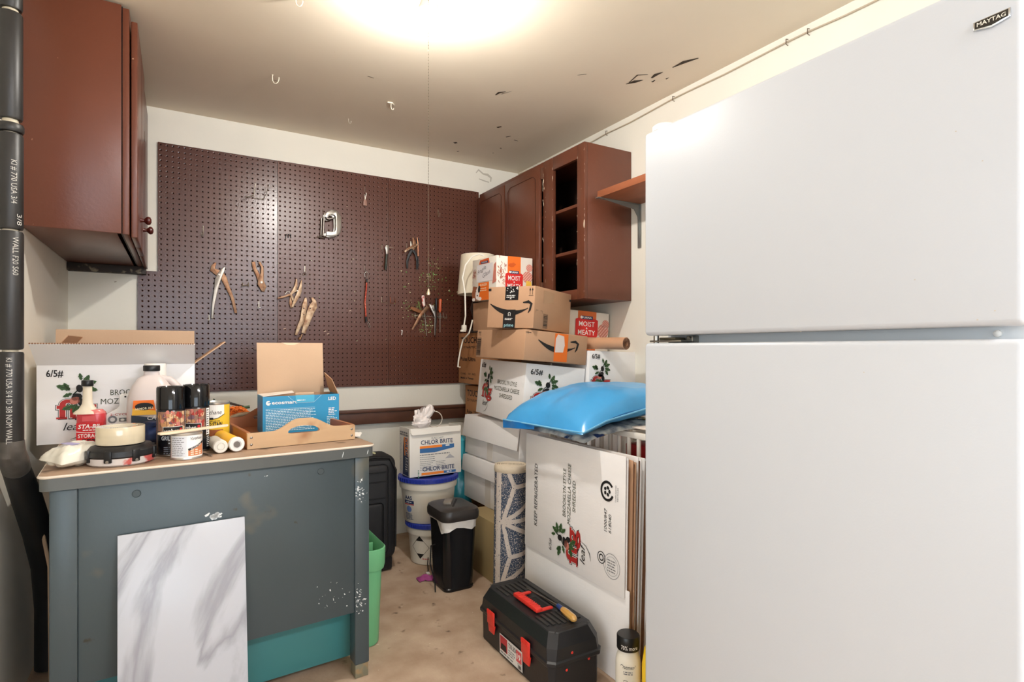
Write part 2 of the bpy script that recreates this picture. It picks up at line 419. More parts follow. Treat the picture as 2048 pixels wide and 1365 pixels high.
# ------------------------------------------------------------------ insulated pipe and the cable along it
PFOAM = mat('black_pipe_foam', (33, 32, 32), .42, var=.18, vscale=14, bump=.05, bscale=60, spec=.6)
PX0, PY0 = -.385, 1.985
pp = thing('insulated_pipe', 'black foam insulated pipe running down the wall past the two knob cabinet', 'pipe', (PX0, PY0, 0))
def zpx(py): return CAM_H - (py - HZ_Y) / F_PX * (PX0 * .5075 + PY0 * .8616)
segs = [(-60, 20, .026), (26, 240, .0265), (248, 266, .029), (268, 460, .0275), (463, 700, .028), (704, 890, .0285)]
for t0, t1, r in segs:
    z1, z0 = min(zpx(t0), ZC - .004), zpx(t1); e = .006
    MB().lathe([(r * .7, z0), (r * .93, z0 + .001), (r, z0 + e), (r, z1 - e), (r * .93, z1 - .001), (r * .7, z1)], 28, PFOAM).build('foam_sleeve', pp)
MB().cyl((0, 0, zpx(900)), (0, 0, ZC - .002), .017, mat('pipe_tape', (206, 196, 172), .5)).build('pipe_core', pp)
zj = zpx(905)
MB().tube([(0, 0, zj + .03), (0, 0, zj), (.002, .03, zj - .03), (.003, .07, zj - .075)], [.0295, .032, .032, .031], mat('grey_duct_tape', (74, 70, 66), .35, var=.3, vscale=30, bump=.3, bscale=50), 24).build('tape_wrap', pp)
lowp = [(.003, .05, zj - .055), (.006, .16, zj - .16), (.008, .30, zj - .30), (.006, .42, zj - .44), (.004, .48, zj - .60), (.0, .50, .012)]
MB().tube(lowp, [.031, .036, .038, .037, .036, .036], PFOAM, 24).build('elbow_sleeve', pp)
a = Art(); TXW = ink('pipe_print', (186, 184, 178))
def pipe_text(s, ytop, ybot, u):
    zt, zb = zpx(ytop), zpx(ybot); a.text(s, u, zt, .0125, TXW, 0, w=(zt - zb), rot=R_(-90))
pipe_text('KI # 770 USA 3/4', 324, 410, .0)
pipe_text('3/8', 430, 452, .012); pipe_text('WALL F20 S60', 476, 552, .003); pipe_text('KI # 770 USA 3/4 ID 3/8 NOM WALL', 716, 886, -.010)
a.build('printed_lettering', pp, cyl_map(.0285, R_(-76), 0, eps=.0008))
CBL = mat('tan_cable', (206, 176, 144), .5)
cb = MB().tube([Vector((PX0 + .006, PY0 + .035, 2.262)), (PX0 + .006, PY0 + .036, 1.6), (PX0 + .004, PY0 + .040, 1.2), (PX0 + .0, PY0 + .045, .92), (PX0 + .012, PY0 + .09, .77), (PX0 + .024, PY0 + .20, .62), (PX0 + .03, PY0 + .34, .40), (PX0 + .03, PY0 + .36, .012)], .0055, CBL, 8)
tag(cb.build('cable'), 'thin tan cable running down the wall alongside the black insulated pipe', 'cable')

# ------------------------------------------------------------------ pegboard panels
def pegboard_mat(name, rgb, rough, spec):
    m = mat(name, rgb, rough, spec=spec, var=.06, vscale=3); nt = m.node_tree; b = nt.nodes['Principled BSDF']
    tc = nt.nodes.new('ShaderNodeTexCoord'); mp = nt.nodes.new('ShaderNodeMapping')
    mp.inputs['Scale'].default_value = (1 / .0254, 0, 1 / .0254)
    nt.links.new(tc.outputs['Object'], mp.inputs[0])
    fr = nt.nodes.new('ShaderNodeVectorMath'); fr.operation = 'FRACTION'; nt.links.new(mp.outputs[0], fr.inputs[0])
    sb = nt.nodes.new('ShaderNodeVectorMath'); sb.operation = 'SUBTRACT'; sb.inputs[1].default_value = (.5, 0, .5); nt.links.new(fr.outputs[0], sb.inputs[0])
    ln = nt.nodes.new('ShaderNodeVectorMath'); ln.operation = 'LENGTH'; nt.links.new(sb.outputs[0], ln.inputs[0])
    r1 = nt.nodes.new('ShaderNodeMapRange'); r1.inputs[1].default_value = .10; r1.inputs[2].default_value = .14; nt.links.new(ln.outputs['Value'], r1.inputs[0])
    mx = nt.nodes.new('ShaderNodeMix'); mx.data_type = 'RGBA'; nt.links.new(r1.outputs[0], mx.inputs[0])
    mx.inputs[6].default_value = (.006, .004, .003, 1); nt.links.new(b.inputs['Base Color'].links[0].from_socket, mx.inputs[7]); nt.links.new(mx.outputs[2], b.inputs['Base Color'])
    ms = nt.nodes.new('ShaderNodeMath'); ms.operation = 'MULTIPLY'; ms.inputs[1].default_value = spec; nt.links.new(r1.outputs[0], ms.inputs[0]); nt.links.new(ms.outputs[0], b.inputs['Specular IOR Level'])
    n = nt.nodes.new('ShaderNodeTexNoise'); n.inputs['Scale'].default_value = 150; nt.links.new(tc.outputs['Object'], n.inputs['Vector'])
    ad = nt.nodes.new('ShaderNodeMath'); ad.operation = 'MULTIPLY_ADD'; ad.inputs[1].default_value = .35
    nt.links.new(n.outputs['Fac'], ad.inputs[0]); r2 = nt.nodes.new('ShaderNodeMapRange'); r2.inputs[1].default_value = .08; r2.inputs[2].default_value = .2; nt.links.new(ln.outputs['Value'], r2.inputs[0]); nt.links.new(r2.outputs[0], ad.inputs[2])
    bp = nt.nodes.new('ShaderNodeBump'); bp.inputs['Strength'].default_value = .35; bp.inputs['Distance'].default_value = .003
    nt.links.new(ad.outputs[0], bp.inputs['Height']); nt.links.new(bp.outputs['Normal'], b.inputs['Normal'])
    return m
PEG1 = pegboard_mat('brown_pegboard_gloss', (78, 44, 34), .25, .65)
PEG2 = pegboard_mat('brown_pegboard_satin', (86, 49, 36), .30, .45)
PT, PB = 2.103, .884
PGY = 3.238          # front face of the boards
def panel(x0, x1, m, label, notch=None):
    if notch: pts = [(notch, 0), (x1 - x0 + 0, 0), (x1 - x0, PT - PB), (0, PT - PB), (0, 1.475 - PB), (notch, 1.475 - PB)]
    else: pts = [(0, 0), (x1 - x0, 0), (x1 - x0, PT - PB), (0, PT - PB)]
    mb = MB().prism(pts, 'y', 0, .010, m)
    for sx in (.012, x1 - x0 - .012):
        for sz in ((PT - PB) - .012, .62, .012): mb.lathe([(0, -.0015), (.003, -.0012), (.0045, 0)], 10, m, M=Matrix.Translation((sx, 0, sz)) @ Matrix.Rotation(R_(90), 4, 'X') @ Matrix.Scale(-1, 4, (0, 0, 1)))
    o = mb.build('pegboard'); o.location = (x0, PGY, PB)
    return tag(o, label, 'pegboard', 'brown pegboard panels on the back wall')
panel(-.083, .456, PEG1, 'glossiest brown pegboard panel, notched around the two knob wall cabinet', -.082)
pan2 = panel(.458, 1.063, PEG2, 'middle brown pegboard panel holding the clamps and the locking pliers')
pan3 = panel(1.065, 1.660, PEG2, 'brown pegboard panel spattered with green paint beside the corner cabinet')
a = Art(); gsp = [ink('spatter_green', (96, 160, 70)), ink('spatter_pale', (206, 206, 160))]; rr = random.Random(5)
for (cx, cy, sx, sy, n) in ((1.30, 1.235, .05, .05, 90), (1.33, 1.53, .05, .05, 70), (1.36, 1.62, .06, .10, 40), (1.2, 1.33, .06, .06, 40), (1.40, 1.46, .12, .16, 50), (1.15, 1.45, .1, .2, 16)):
    for k in range(n):
        x = rr.gauss(cx, sx * .55); y = rr.gauss(cy, sy * .55); r = .0008 + .0022 * rr.random() ** 2
        if 1.07 < x < 1.655: a.ell(x, y, r * (1 + rr.random()), r, gsp[rr.random() > .62], 0, 6, rr.random() * 3)
a.build('paint_spatter', pan3, lambda u, v, l: Vector((u - 1.065, -.0007, v - PB)))
a = Art()
for k in range(46):
    x = .46 + rr.random() * .6; y = PB + .02 + rr.random() * 1.1; r = .0006 + .0016 * rr.random() ** 2; a.ell(x, y, r * 1.6, r, gsp[1], 0, 6, rr.random() * 3)
for px, py in ((656, 668), (650, 663), (700, 622), (569, 658)): p = onY(px, py, PGY); a.ell(p.x, p.z, .008, .003, ink('scuff', (170, 140, 120)), 0, 8, .3)
a.build('paint_fleck', pan2, lambda u, v, l: Vector((u - .458, -.0007, v - PB)))

# ------------------------------------------------------------------ hooks and tools on the pegboard
def pg(px, py, d=0.0): p = onY(px, py, PGY - d); return Vector((p.x, p.y, p.z))
WIRE = mat('zinc_wire', (196, 186, 168), .35, .9)
def z3(x, y): return (400 + x * .1465, 500 + y * .1465)
def z4(x, y): return (740 + x * .1759, 460 + y * .1759)
def z5(x, y): return (600 + x * .2198, 360 + y * .2198)
def z2(x, y): return (280 + x * .332, 270 + y * .332)
def limb(mb, pts, wpx, d0, th, m):
    """flat forged limb: a stroke of given pixel widths, extruded to a real thickness with rounded edges"""
    q = [onY(px, py, PGY - d0) for px, py in pts]; k = q[0].y * 1.12 / F_PX
    N = len(q); L = []; Rr = []
    for i in range(N):
        a_ = q[max(i - 1, 0)]; b_ = q[min(i + 1, N - 1)]; dx, dz = b_.x - a_.x, b_.z - a_.z; l = math.hypot(dx, dz) or 1
        w = wpx[i] * k / 2; L.append((q[i].x - dz / l * w, q[i].z + dx / l * w)); Rr.append((q[i].x + dz / l * w, q[i].z - dx / l * w))
    # smooth by midpoint insertion
    mb.prism(L + Rr[::-1], 'y', PGY - d0 - th, PGY - d0, m, bev=min(th * .3, .0018)); return mb
def rivet(mb, px, py, d, r, m): p = pg(px, py, d); mb.cyl(p, p + Vector((0, -.004, 0)), r, m, 12); return mb
HOOKG = 'bare wire hooks on the pegboard'
def hook(name, paths, label, m=WIRE, r=.0016):
    mb = MB()
    for p in paths: mb.tube([pg(*q[:2], q[2]) for q in p], r, m, 6)
    return tag(mb.build(name), label, 'hook', HOOKG)
hook('double_hook', [[(*z2(697, 292), .002), (*z2(690, 330), .004), (*z2(684, 378), .010), (*z2(746, 388), .012), (*z2(762, 350), .03), (*z2(776, 300), .05)], [(*z2(684, 365), .006), (*z2(630, 375), .05)]], 'bent double wire hook high on the glossy notched pegboard panel')
hook('pegboard_hook', [[(*z2(380, 548), .001), (*z2(380, 600), .004), (*z2(376, 614), .016), (*z2(370, 606), .024), (*z2(370, 590), .026)]], 'single wire hook beside the wall cabinet knobs')
hook('pegboard_hook', [[(*z2(1796, 450), .001), (*z2(1796, 478), .006), (*z2(1798, 495), .016), (*z2(1806, 490), .024), (*z2(1807, 470), .028)]], 'single J wire hook high on the green spattered pegboard panel')
hook('pegboard_hook', [[(*z2(416, 1086), .001), (*z2(416, 1118), .004), (*z2(413, 1132), .02), (*z2(413, 1120), .03)]], 'small wire hook under the open channel pliers')
hook('pegboard_hook', [[(*z3(582, 448), .001), (*z3(582, 488), .010), (*z3(660, 488), .010), (*z3(660, 448), .001)], [(*z3(570, 500), .02), (*z3(582, 488), .010)], [(*z3(664, 500), .02), (*z3(660, 488), .010)]], 'short double bracket hook between channel pliers and slip joint pliers', r=.0024)
hook('pegboard_hook', [[(*z3(803, 700), .001), (*z3(803, 776), .004), (*z3(803, 786), .03)], [(*z3(782, 790), .006), (*z3(830, 786), .006)]], 'straight wire hook below the rusty slip joint pliers')
hook('pegboard_hook', [[(*z3(1432, 222), .001), (*z3(1430, 300), .004), (*z3(1455, 300), .03)], [(*z3(1400, 330), .01), (*z3(1425, 305), .02), (*z3(1455, 330), .01), (*z3(1425, 352), .01), (*z3(1400, 330), .01)]], 'wire hook holding a small dark ring above the locking pliers')
hook('pegboard_hook', [[(*z4(130, 762), .001), (*z4(130, 828), .006), (*z4(205, 830), .04)]], 'L shaped empty wire hook between the red bungee cord and the copper hook')
hook('pegboard_hook', [[(*z4(230, 765), .001), (*z4(235, 832), .008), (*z4(288, 832), .03), (*z4(280, 768), .05)]], 'copper coloured bent hook beside the L shaped hook', mat('copper_wire', (176, 104, 74), .4, .8))
hook('pegboard_hook', [[(*z2(682, 1290), .001), (*z2(690, 1297), .012), (*z2(716, 1297), .03)]], 'pale wire hook half hidden behind the blue light bulb box')
hook('wall_peg', [[(*z2(1572, 1178), .001), (*z2(1580, 1178), .004), (*z2(1576, 1206), .006)]], 'short white peg low on the pegboard beside the tool rack', WHITEP, .0022)
hook('spring_clip', [[(*z2(877, 625), .002), (*z2(880, 600), .006), (*z2(893, 598), .012), (*z2(893, 620), .004)], [(*z2(893, 600), .006), (*z2(908, 598), .012), (*z2(908, 622), .002)]], 'small dark double spring clip between bracket hooks and the silver clamps', BLACKP, .002)

t = thing('channel_pliers', 'long rusty channel pliers hung open above the open cheese carton', 'pliers')
mb = MB(); limb(mb, [z3(490, 868), z3(440, 660), z3(372, 500), z3(325, 390), z3(292, 348), z3(225, 305), z3(168, 270), z3(182, 225), z3(214, 180)], [4.2, 4.8, 6.4, 9, 10, 9, 8, 6, 2], .006, .008, RUSTY); mb.build('curved_arm', t)
mb = MB(); limb(mb, [z3(165, 940), z3(180, 750), z3(215, 560), z3(240, 420), z3(270, 345), z3(305, 290), z3(335, 240)], [3.2, 4.2, 5.6, 8, 8, 6, 2.4], .0145, .007, STEEL); mb.build('straight_arm', t)
mb = MB(); rivet(mb, *z3(265, 340), .021, .005, STEEL); mb.build('pivot_bolt', t)
t = thing('slip_joint_pliers', 'rusty slip joint pliers hanging head down beside the channel pliers', 'pliers')
mb = MB(); limb(mb, [z3(725, 165), z3(745, 260), z3(790, 350), z3(830, 430), z3(865, 510), z3(868, 575)], [5.5, 5.5, 6, 9, 9, 2], .006, .007, RUSTY); mb.build('left_arm', t)
mb = MB(); limb(mb, [z3(808, 168), z3(848, 240), z3(848, 320), z3(832, 390), z3(825, 470), z3(858, 570)], [3.5, 4, 5, 8, 9, 3], .0135, .006, RUSTY); mb.build('right_arm', t)
mb = MB(); rivet(mb, *z3(840, 445), .019, .006, STEEL); mb.build('pivot_bolt', t)
PALE = mat('pale_nickel', (196, 170, 140), .5, .45, rgb2=(136, 98, 70), thr=(.42, .68), vscale=38)
t = thing('needle_nose_locking_pliers', 'pale long nosed locking pliers with open jaws above the larger locking pliers', 'pliers')
mb = MB(); limb(mb, [z3(1386, 415), z3(1372, 500), z3(1350, 590), z3(1310, 670), z3(1255, 785)], [1.5, 4.5, 7, 6, 3.2], .008, .009, PALE); mb.build('long_handle', t)
mb = MB(); limb(mb, [z3(1316, 400), z3(1312, 480), z3(1292, 550), z3(1262, 580), z3(1240, 612), z3(1272, 695)], [1.5, 4.5, 7, 5, 4, 3], .012, .008, PALE); mb.build('short_jaw', t)
mb = MB(); limb(mb, [z3(1060, 662), z3(1150, 642), z3(1232, 612)], [2.6, 3, 3.4], .02, .005, RUSTY); limb(mb, [z3(1240, 640), z3(1235, 730), z3(1250, 795)], [4, 5, 4], .006, .006, RUSTY); mb.build('release_lever', t)
mb = MB().tube([pg(*z3(1165, 605), .02), pg(*z3(1185, 572), .02), pg(*z3(1225, 572), .02), pg(*z3(1232, 600), .02)], .0012, WIRE, 6); rivet(mb, *z3(1330, 560), .018, .004, STEEL); mb.build('spring_wire', t)
t = thing('locking_pliers', 'large pale locking pliers with rusty screw hanging above the blue light bulb box', 'pliers')
mb = MB(); limb(mb, [z3(1522, 655), z3(1555, 705), z3(1545, 770), z3(1505, 850), z3(1455, 1000), z3(1405, 1140)], [3, 7, 13, 12, 9, 6.5], .008, .010, PALE); mb.build('fixed_arm', t)
mb = MB(); limb(mb, [z3(1440, 655), z3(1432, 740), z3(1415, 830), z3(1398, 950), z3(1345, 1060), z3(1308, 1165)], [3, 8, 8, 8, 6, 4], .012, .008, PALE); limb(mb, [z3(1425, 900), z3(1420, 980), z3(1400, 1060)], [3, 4, 3], .006, .005, RUSTY); mb.build('lever_arm', t)
mb = MB().tube([pg(*z3(1395, 1150), .012), pg(*z3(1378, 1195), .012), pg(*z3(1368, 1200), .012), pg(*z3(1362, 1228), .012)], [.005, .005, .008, .008], RUSTY, 12); mb.build('adjusting_screw', t)
for q in ((1505, 800), (1417, 800), (1417, 885)): rivet(MB(), *z3(*q), .0195, .0035, mat('dark_rivet', (70, 52, 42), .5, .6)).build('rivet', t)
CL = thing('c_clamp', 'silver C clamp in front of the pair hung on the middle pegboard panel', 'clamp')
def cclamp(root, dx, dy, d, sc=1.0):
    f = lambda x, y: (z5(x, y)[0] + dx, z5(x, y)[1] + dy)
    mb = MB(); limb(mb, [f(232, 345), f(250, 312), f(285, 298), f(320, 305), f(345, 340), f(348, 420), f(342, 470), f(320, 492), f(285, 495), f(235, 490)], [5, 7, 8.5, 9, 9, 9, 9, 8.5, 8, 7], d, .014, CHROME); mb.build('clamp_frame', root)
    mb = MB().tube([pg(*f(218, 335), d + .007), pg(*f(216, 400), d + .007), pg(*f(212, 510), d + .007)], .0048, CHROME, 12); mb.build('clamp_screw', root)
    mb = MB().tube([pg(*f(180, 502), d + .012), pg(*f(240, 516), d + .012)], .003, STEEL, 8); mb.build('slide_bar', root)
    mb = MB().tube([pg(*f(240, 345), d + .007), pg(*f(262, 358), d + .007), pg(*f(312, 345), d + .007)], [.006, .006, .004], CHROME, 10); mb.build('clamp_pad', root)
cclamp(CL, 0, 0, .022)
CL2 = thing('c_clamp', 'second silver C clamp behind the front one of the hung pair', 'clamp')
cclamp(CL2, -5, 3, .005)
hook('pegboard_hook', [[(*z5(205, 270), .001), (*z5(212, 300), .006), (*z5(225, 320), .024), (*z5(270, 325), .042), (*z5(285, 300), .044)]], 'wire hook carrying the pair of silver C clamps')
t = thing('hanging_tag', 'small brown tag hanging on a wire hook high on the middle panel', 'tag')
MB().tube([pg(*z5(590, 62), .002), pg(*z5(590, 110), .006), pg(*z5(604, 120), .02), pg(*z5(592, 185), .016), pg(*z5(586, 130), .016)], .0013, WIRE, 6).build('hook_wire', t)
mb = MB(); limb(mb, [z5(592, 180), z5(592, 200), z5(592, 236)], [4, 6.5, 7], .012, .004, mat('tag_brown', (150, 112, 96), .5)); mb.build('tag_plate', t)
t = thing('bungee_cord', 'red bungee cord hanging by its wire hook on the middle panel', 'cord')
MB().tube([pg(*z5(588, 780), .002), pg(*z5(588, 826), .006), pg(*z5(604, 832), .02), pg(*z5(622, 850), .02), pg(*z5(612, 890), .014), pg(*z5(590, 880), .014), pg(*z5(588, 850), .014), pg(*z5(602, 835), .016)], .0015, STEEL, 6).build('end_hook', t)
BRED = mat('red_bungee', (176, 62, 44), .7, rgb2=(214, 120, 96), thr=(.52, .62), vscale=120)
MB().tube([pg(*z5(608, 930), .014), pg(*z5(602, 1010), .014), pg(*z5(592, 1110), .014), pg(*z5(598, 1190), .014), pg(*z5(600, 1250), .014)], .0042, BRED, 10).build('elastic_cord', t)
MB().tube([pg(*z5(608, 905), .014), pg(*z5(608, 935), .014)], .0062, BLACKP, 10).tube([pg(*z5(600, 1245), .014), pg(*z5(604, 1290), .014)], .0065, BLACKP, 10).build('end_collar', t)
MB().tube([pg(*z5(610, 1280), .014), pg(*z5(632, 1310), .014), pg(*z5(640, 1340), .014), pg(*z5(630, 1345), .014), pg(*z5(612, 1300), .016)], .0014, STEEL, 6).build('end_hook', t)
t = thing('scraper', 'small scraper with metal head and dark green handle on a wide hook', 'tool')
mb = MB(); limb(mb, [z4(190, 175), z4(192, 210), z4(190, 240), z4(188, 280)], [4.4, 8, 5.5, 3.6], .012, .010, CHROME); mb.build('metal_head', t)
MB().tube([pg(*z4(188, 282), .017), pg(*z4(184, 340), .017), pg(*z4(180, 420), .017), pg(*z4(178, 455), .017)], [.006, .0075, .008, .005], mat('dark_green_grip', (40, 46, 36), .4), 12).build('handle', t)
hook('double_hook', [[(*z4(135, 172), .001), (*z4(136, 226), .006), (*z4(150, 232), .02)], [(*z4(165, 205), .006), (*z4(255, 200), .03), (*z4(266, 206), .034)]], 'wide wire hook carrying the small scraper')
t = thing('pliers', 'black handled pliers hung in a cluster near the pull chain', 'pliers')
mb = MB(); limb(mb, [z4(545, 95), z4(515, 190), z4(480, 225), z4(440, 290), z4(420, 360), z4(422, 440)], [2, 6, 6, 5, 4.6, 3], .010, .007, mat('black_grip', (34, 32, 32), .5)); mb.build('left_handle', t)
mb = MB(); limb(mb, [z4(485, 225), z4(520, 280), z4(536, 350), z4(532, 450)], [5, 5, 5, 3.4], .016, .007, _M['black_grip']); mb.build('right_handle', t)
mb = MB(); limb(mb, [z4(486, 90), z4(500, 140), z4(505, 190), z4(480, 222)], [2, 6, 8, 6], .020, .006, RUSTY); limb(mb, [z4(462, 130), z4(468, 180), z4(485, 215)], [3, 5, 5], .014, .006, STEEL); mb.build('jaws', t)
t = thing('pliers', 'slim tan handled pliers crossing the black handled ones', 'pliers')
mb = MB(); limb(mb, [z4(392, 250), z4(440, 215), z4(505, 185), z4(545, 165)], [3, 4, 4, 3], .030, .006, PALE); limb(mb, [z4(410, 225), z4(460, 200), z4(520, 165)], [2.5, 3, 4], .037, .004, RUSTY); mb.build('handles', t)
t = thing('nut_driver', 'slender copper toned driver hanging with the black handled pliers cluster', 'tool')
MB().tube([pg(*z4(535, 85), .03), pg(*z4(546, 160), .03), pg(*z4(546, 300), .03)], [.003, .0045, .004], mat('copper_tone', (190, 134, 104), .35, .8), 10).build('shaft', t)
MB().tube([pg(*z4(546, 318), .03), pg(*z4(545, 425), .03)], .0042, BLACKP, 10).build('handle', t)
hook('pegboard_hook', [[(*z4(416, 152), .001), (*z4(414, 206), .006), (*z4(440, 210), .04)]], 'wire hook carrying the black handled pliers cluster')
# wire tool rack and what it holds
rk = MB()
rk.tube([pg(*z4(505, 975), .006), pg(*z4(690, 985), .006), pg(*z4(880, 995), .006)], .0018, WIRE, 6)
for x in (512, 600, 715, 775, 835):
    rk.tube([pg(*z4(x, 940), .002), pg(*z4(x + 2, 1000), .008), pg(*z4(x + 14, 1010), .035), pg(*z4(x + 34, 1010), .035), pg(*z4(x + 34, 962), .008)], .0016, WIRE, 6)
tag(rk.build('tool_rack'), 'wire tool rack holding screwdrivers low on the green spattered pegboard', 'rack')
def driver(label, h0, h1, tip, hm, rh, d=.024, sm=STEEL):
    t = thing('screwdriver', label, 'screwdriver', group='screwdrivers in the wire tool rack'); A, B, T = pg(*z4(*h0), d), pg(*z4(*h1), d), pg(*z4(*tip), d * .6)
    MB().tube([A, A.lerp(B, .06), A.lerp(B, .5), A.lerp(B, .85), B], [rh * .6, rh, rh * .92, rh, rh * .5], hm, 12).build('handle', t)
    MB().tube([B, T], [.0026, .0018], sm, 8).build('shaft', t)
driver('orange handled screwdriver standing in the wire tool rack', (800, 785), (796, 940), (796, 1165), mat('orange_handle', (196, 92, 56), .35), .010)
driver('black handled screwdriver beside the orange one in the rack', (755, 775), (752, 935), (744, 1140), BLACKP, .007)
driver('screwdriver with red and white taped handle in the rack', (600, 745), (612, 872), (645, 1205), mat('red_white_tape', (206, 96, 92), .5, rgb2=(232, 214, 206), thr=(.48, .54), vscale=40), .010)
t = thing('putty_knife', 'wooden handled putty knife leaning in the end of the tool rack', 'tool')
mb = MB(); limb(mb, [z4(458, 888), z4(500, 905), z4(580, 940)], [5, 7, 5], .020, .012, mat('worn_wood_handle', (126, 78, 40), .6, var=.25, vscale=30)); mb.build('handle', t)
mb = MB(); limb(mb, [z4(575, 935), z4(620, 930), z4(660, 870)], [5, 6, 8], .024, .002, RUSTY); mb.build('blade', t)
t = thing('file', 'rusty flat file slanting down through the tool rack', 'tool')
mb = MB(); limb(mb, [z4(650, 880), z4(570, 975), z4(480, 1135)], [6, 6, 3], .036, .004, RUSTY); mb.build('file_blade', t)
mb = MB().tube([pg(*z4(650, 880), .038), pg(*z4(628, 860), .038)], [.003, .002], STEEL, 8); mb.build('tang', t)
t = thing('adjustable_wrench', 'silver adjustable wrench in the middle of the tool rack', 'wrench')
mb = MB(); limb(mb, [z4(680, 850), z4(705, 885), z4(725, 925), z4(745, 985), z4(735, 1200)], [3, 8, 8, 5, 3], .026, .007, CHROME); mb.build('handle', t)
mb = MB(); limb(mb, [z4(715, 855), z4(722, 885), z4(728, 915)], [3, 5, 5], .034, .006, STEEL); mb.build('jaw', t)
t = MB(); rr = random.Random(11)
for k in range(16):
    p = pg(*z4(560 + rr.uniform(-14, 14), 850 + rr.uniform(-30, 50)), .02 + .012 * rr.random()); q = p + Vector((rr.uniform(-.008, .008), rr.uniform(-.004, .004), rr.uniform(.002, .012)))
    t.tube([p, p.lerp(q, .5), q], [.0004, .0025, .0003], mat('dry_green_sprig', (104, 128, 62), .7), 6, flat=.3)
t.tube([pg(*z4(566, 960), .02), pg(*z4(560, 820), .02)], .0012, _M['dry_green_sprig'], 5)
tag(t.build('plant_sprig'), 'dry green plant sprig stuck behind the tool rack', 'plant')

# ------------------------------------------------------------------ corner wall cabinet on the right wall
cz0, cz1, cy0, cy1, cxf = 1.340, 2.086, 2.147, 3.232, 1.664
cc = thing('corner_cabinet', 'brown corner wall cabinet with two closed doors and an open shelved bay', 'cabinet', (XR, cy0, cz0))
L = lambda x: x - XR
ch_, cd_ = cz1 - cz0, cy1 - cy0
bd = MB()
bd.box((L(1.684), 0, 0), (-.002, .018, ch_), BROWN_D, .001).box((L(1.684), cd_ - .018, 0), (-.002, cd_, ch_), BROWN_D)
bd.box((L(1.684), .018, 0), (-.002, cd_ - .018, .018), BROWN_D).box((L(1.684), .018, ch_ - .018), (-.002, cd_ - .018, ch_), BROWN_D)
bd.box((-.008, .018, .018), (-.002, cd_ - .018, ch_ - .018), mat('bay_shade_back', (50, 32, 24), .6))  # back board coloured darker to imitate the shade inside the open bay
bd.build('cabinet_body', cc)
fr = MB(); fx0, fx1 = L(cxf), L(1.6835)
oy0, oy1 = 2.205 - cy0, 2.412 - cy0
for (a0, a1, b0, b1) in ((0, oy0, 0, ch_), (oy1, 2.50 - cy0, 0, ch_), (oy0, oy1, 0, .048), (oy0, oy1, ch_ - .066, ch_), (2.50 - cy0, cd_, 0, .03), (2.50 - cy0, cd_, ch_ - .05, ch_), (cd_ - .03, cd_, .03, ch_ - .05), (2.86 - cy0, 2.90 - cy0, .03, ch_ - .05)):
    fr.box((fx0, a0, b0), (fx1, a1, b1), BROWN_D, .0012)
fr.build('face_frame', cc)
for z in (.232, .455): MB().box((L(1.685), .019, z), (-.009, cd_ - .019, z + .016), BROWN_D, .002).build('shelf', cc)
for (a0, a1) in ((2.512 - cy0, 2.874 - cy0), (2.884 - cy0, cd_ - .006)):
    d = MB().box((fx0 - .019, a0, .012), (fx0 - .0005, a1, ch_ - .028), BROWN_D, .003)
    o = d.build('cabinet_door', cc)
    # routed line round the door
    g = MB(); i = .034; zz0, zz1 = .012 + i, ch_ - .028 - i; c = .02
    P = [(a0 + i, zz0), (a1 - i, zz0), (a1 - i, zz1 - c), (a1 - i - c, zz1 - .004), (a1 - i - c - .01, zz1), (a0 + i + c + .01, zz1), (a0 + i + c, zz1 - .004), (a0 + i, zz1 - c)]
    g.tube([(fx0 - .0190, p[0], p[1]) for p in P], .0022, mat('routed_line', (70, 38, 28), .5), 6, closed=True)
    g.build('routed_molding', o)
for z in (.05, ch_ - .09): MB().box((fx0 - .012, 2.499 - cy0, z), (fx0 - .0005, 2.510 - cy0, z + .06), mat('painted_hinge', (120, 84, 66), .35, .5)).build('hinge', cc)
a = Art(); CHIP = ink('chipped_paint', (206, 186, 164)); rr = random.Random(3)
for k in range(60):
    y = rr.choice((.001, oy0 - .002, oy1 + .002, .33, .352, .357)) + rr.gauss(0, .0015); z = rr.random() * ch_; a.ell(y, z, .0008 + .0012 * rr.random(), .002 + .010 * rr.random() ** 2, CHIP, 0, 7, wob=.5)
for k in range(12): a.ell(.352 + rr.gauss(0, .004), .50 + .2 * rr.random(), .003, .012 * rr.random() + .004, CHIP, 0, 8, wob=.6)
a.ell(.002, .355, .006, .018, CHIP, 1, 10, wob=.5)
a.build('chipped_paint', cc, lambda u, v, l: Vector((fx0 - .0006, u, v)))

# ------------------------------------------------------------------ wooden wall shelf
ws = thing('wall_shelf', 'short reddish wooden wall shelf on a grey bracket beside the corner cabinet', 'shelf', (XR, 2.098, 1.806))
WOODR = mat('red_painted_wood', (150, 88, 58), .5, var=.2, vscale=20, bump=.15, bscale=60, stretch=(1, .25, 1))
MB().box((L(1.702), -.62, .004), (-.002, 0, .036), WOODR, .002).build('shelf_board', ws)
BRK = mat('galvanised_bracket', (150, 152, 148), .4, .8)
for y in (-.012, -.52):
    b = MB().box((L(1.69), y - .011, .0), (-.004, y + .011, .003), BRK).box((-.006, y - .011, -.21), (-.003, y + .011, .0), BRK)
    b.prism([(-.235, .0005), (-.005, .0005), (-.005, -.19), (-.016, -.06), (-.04, -.024)], 'y', y - .0015, y + .0015, BRK)
    b.build('shelf_bracket', ws)

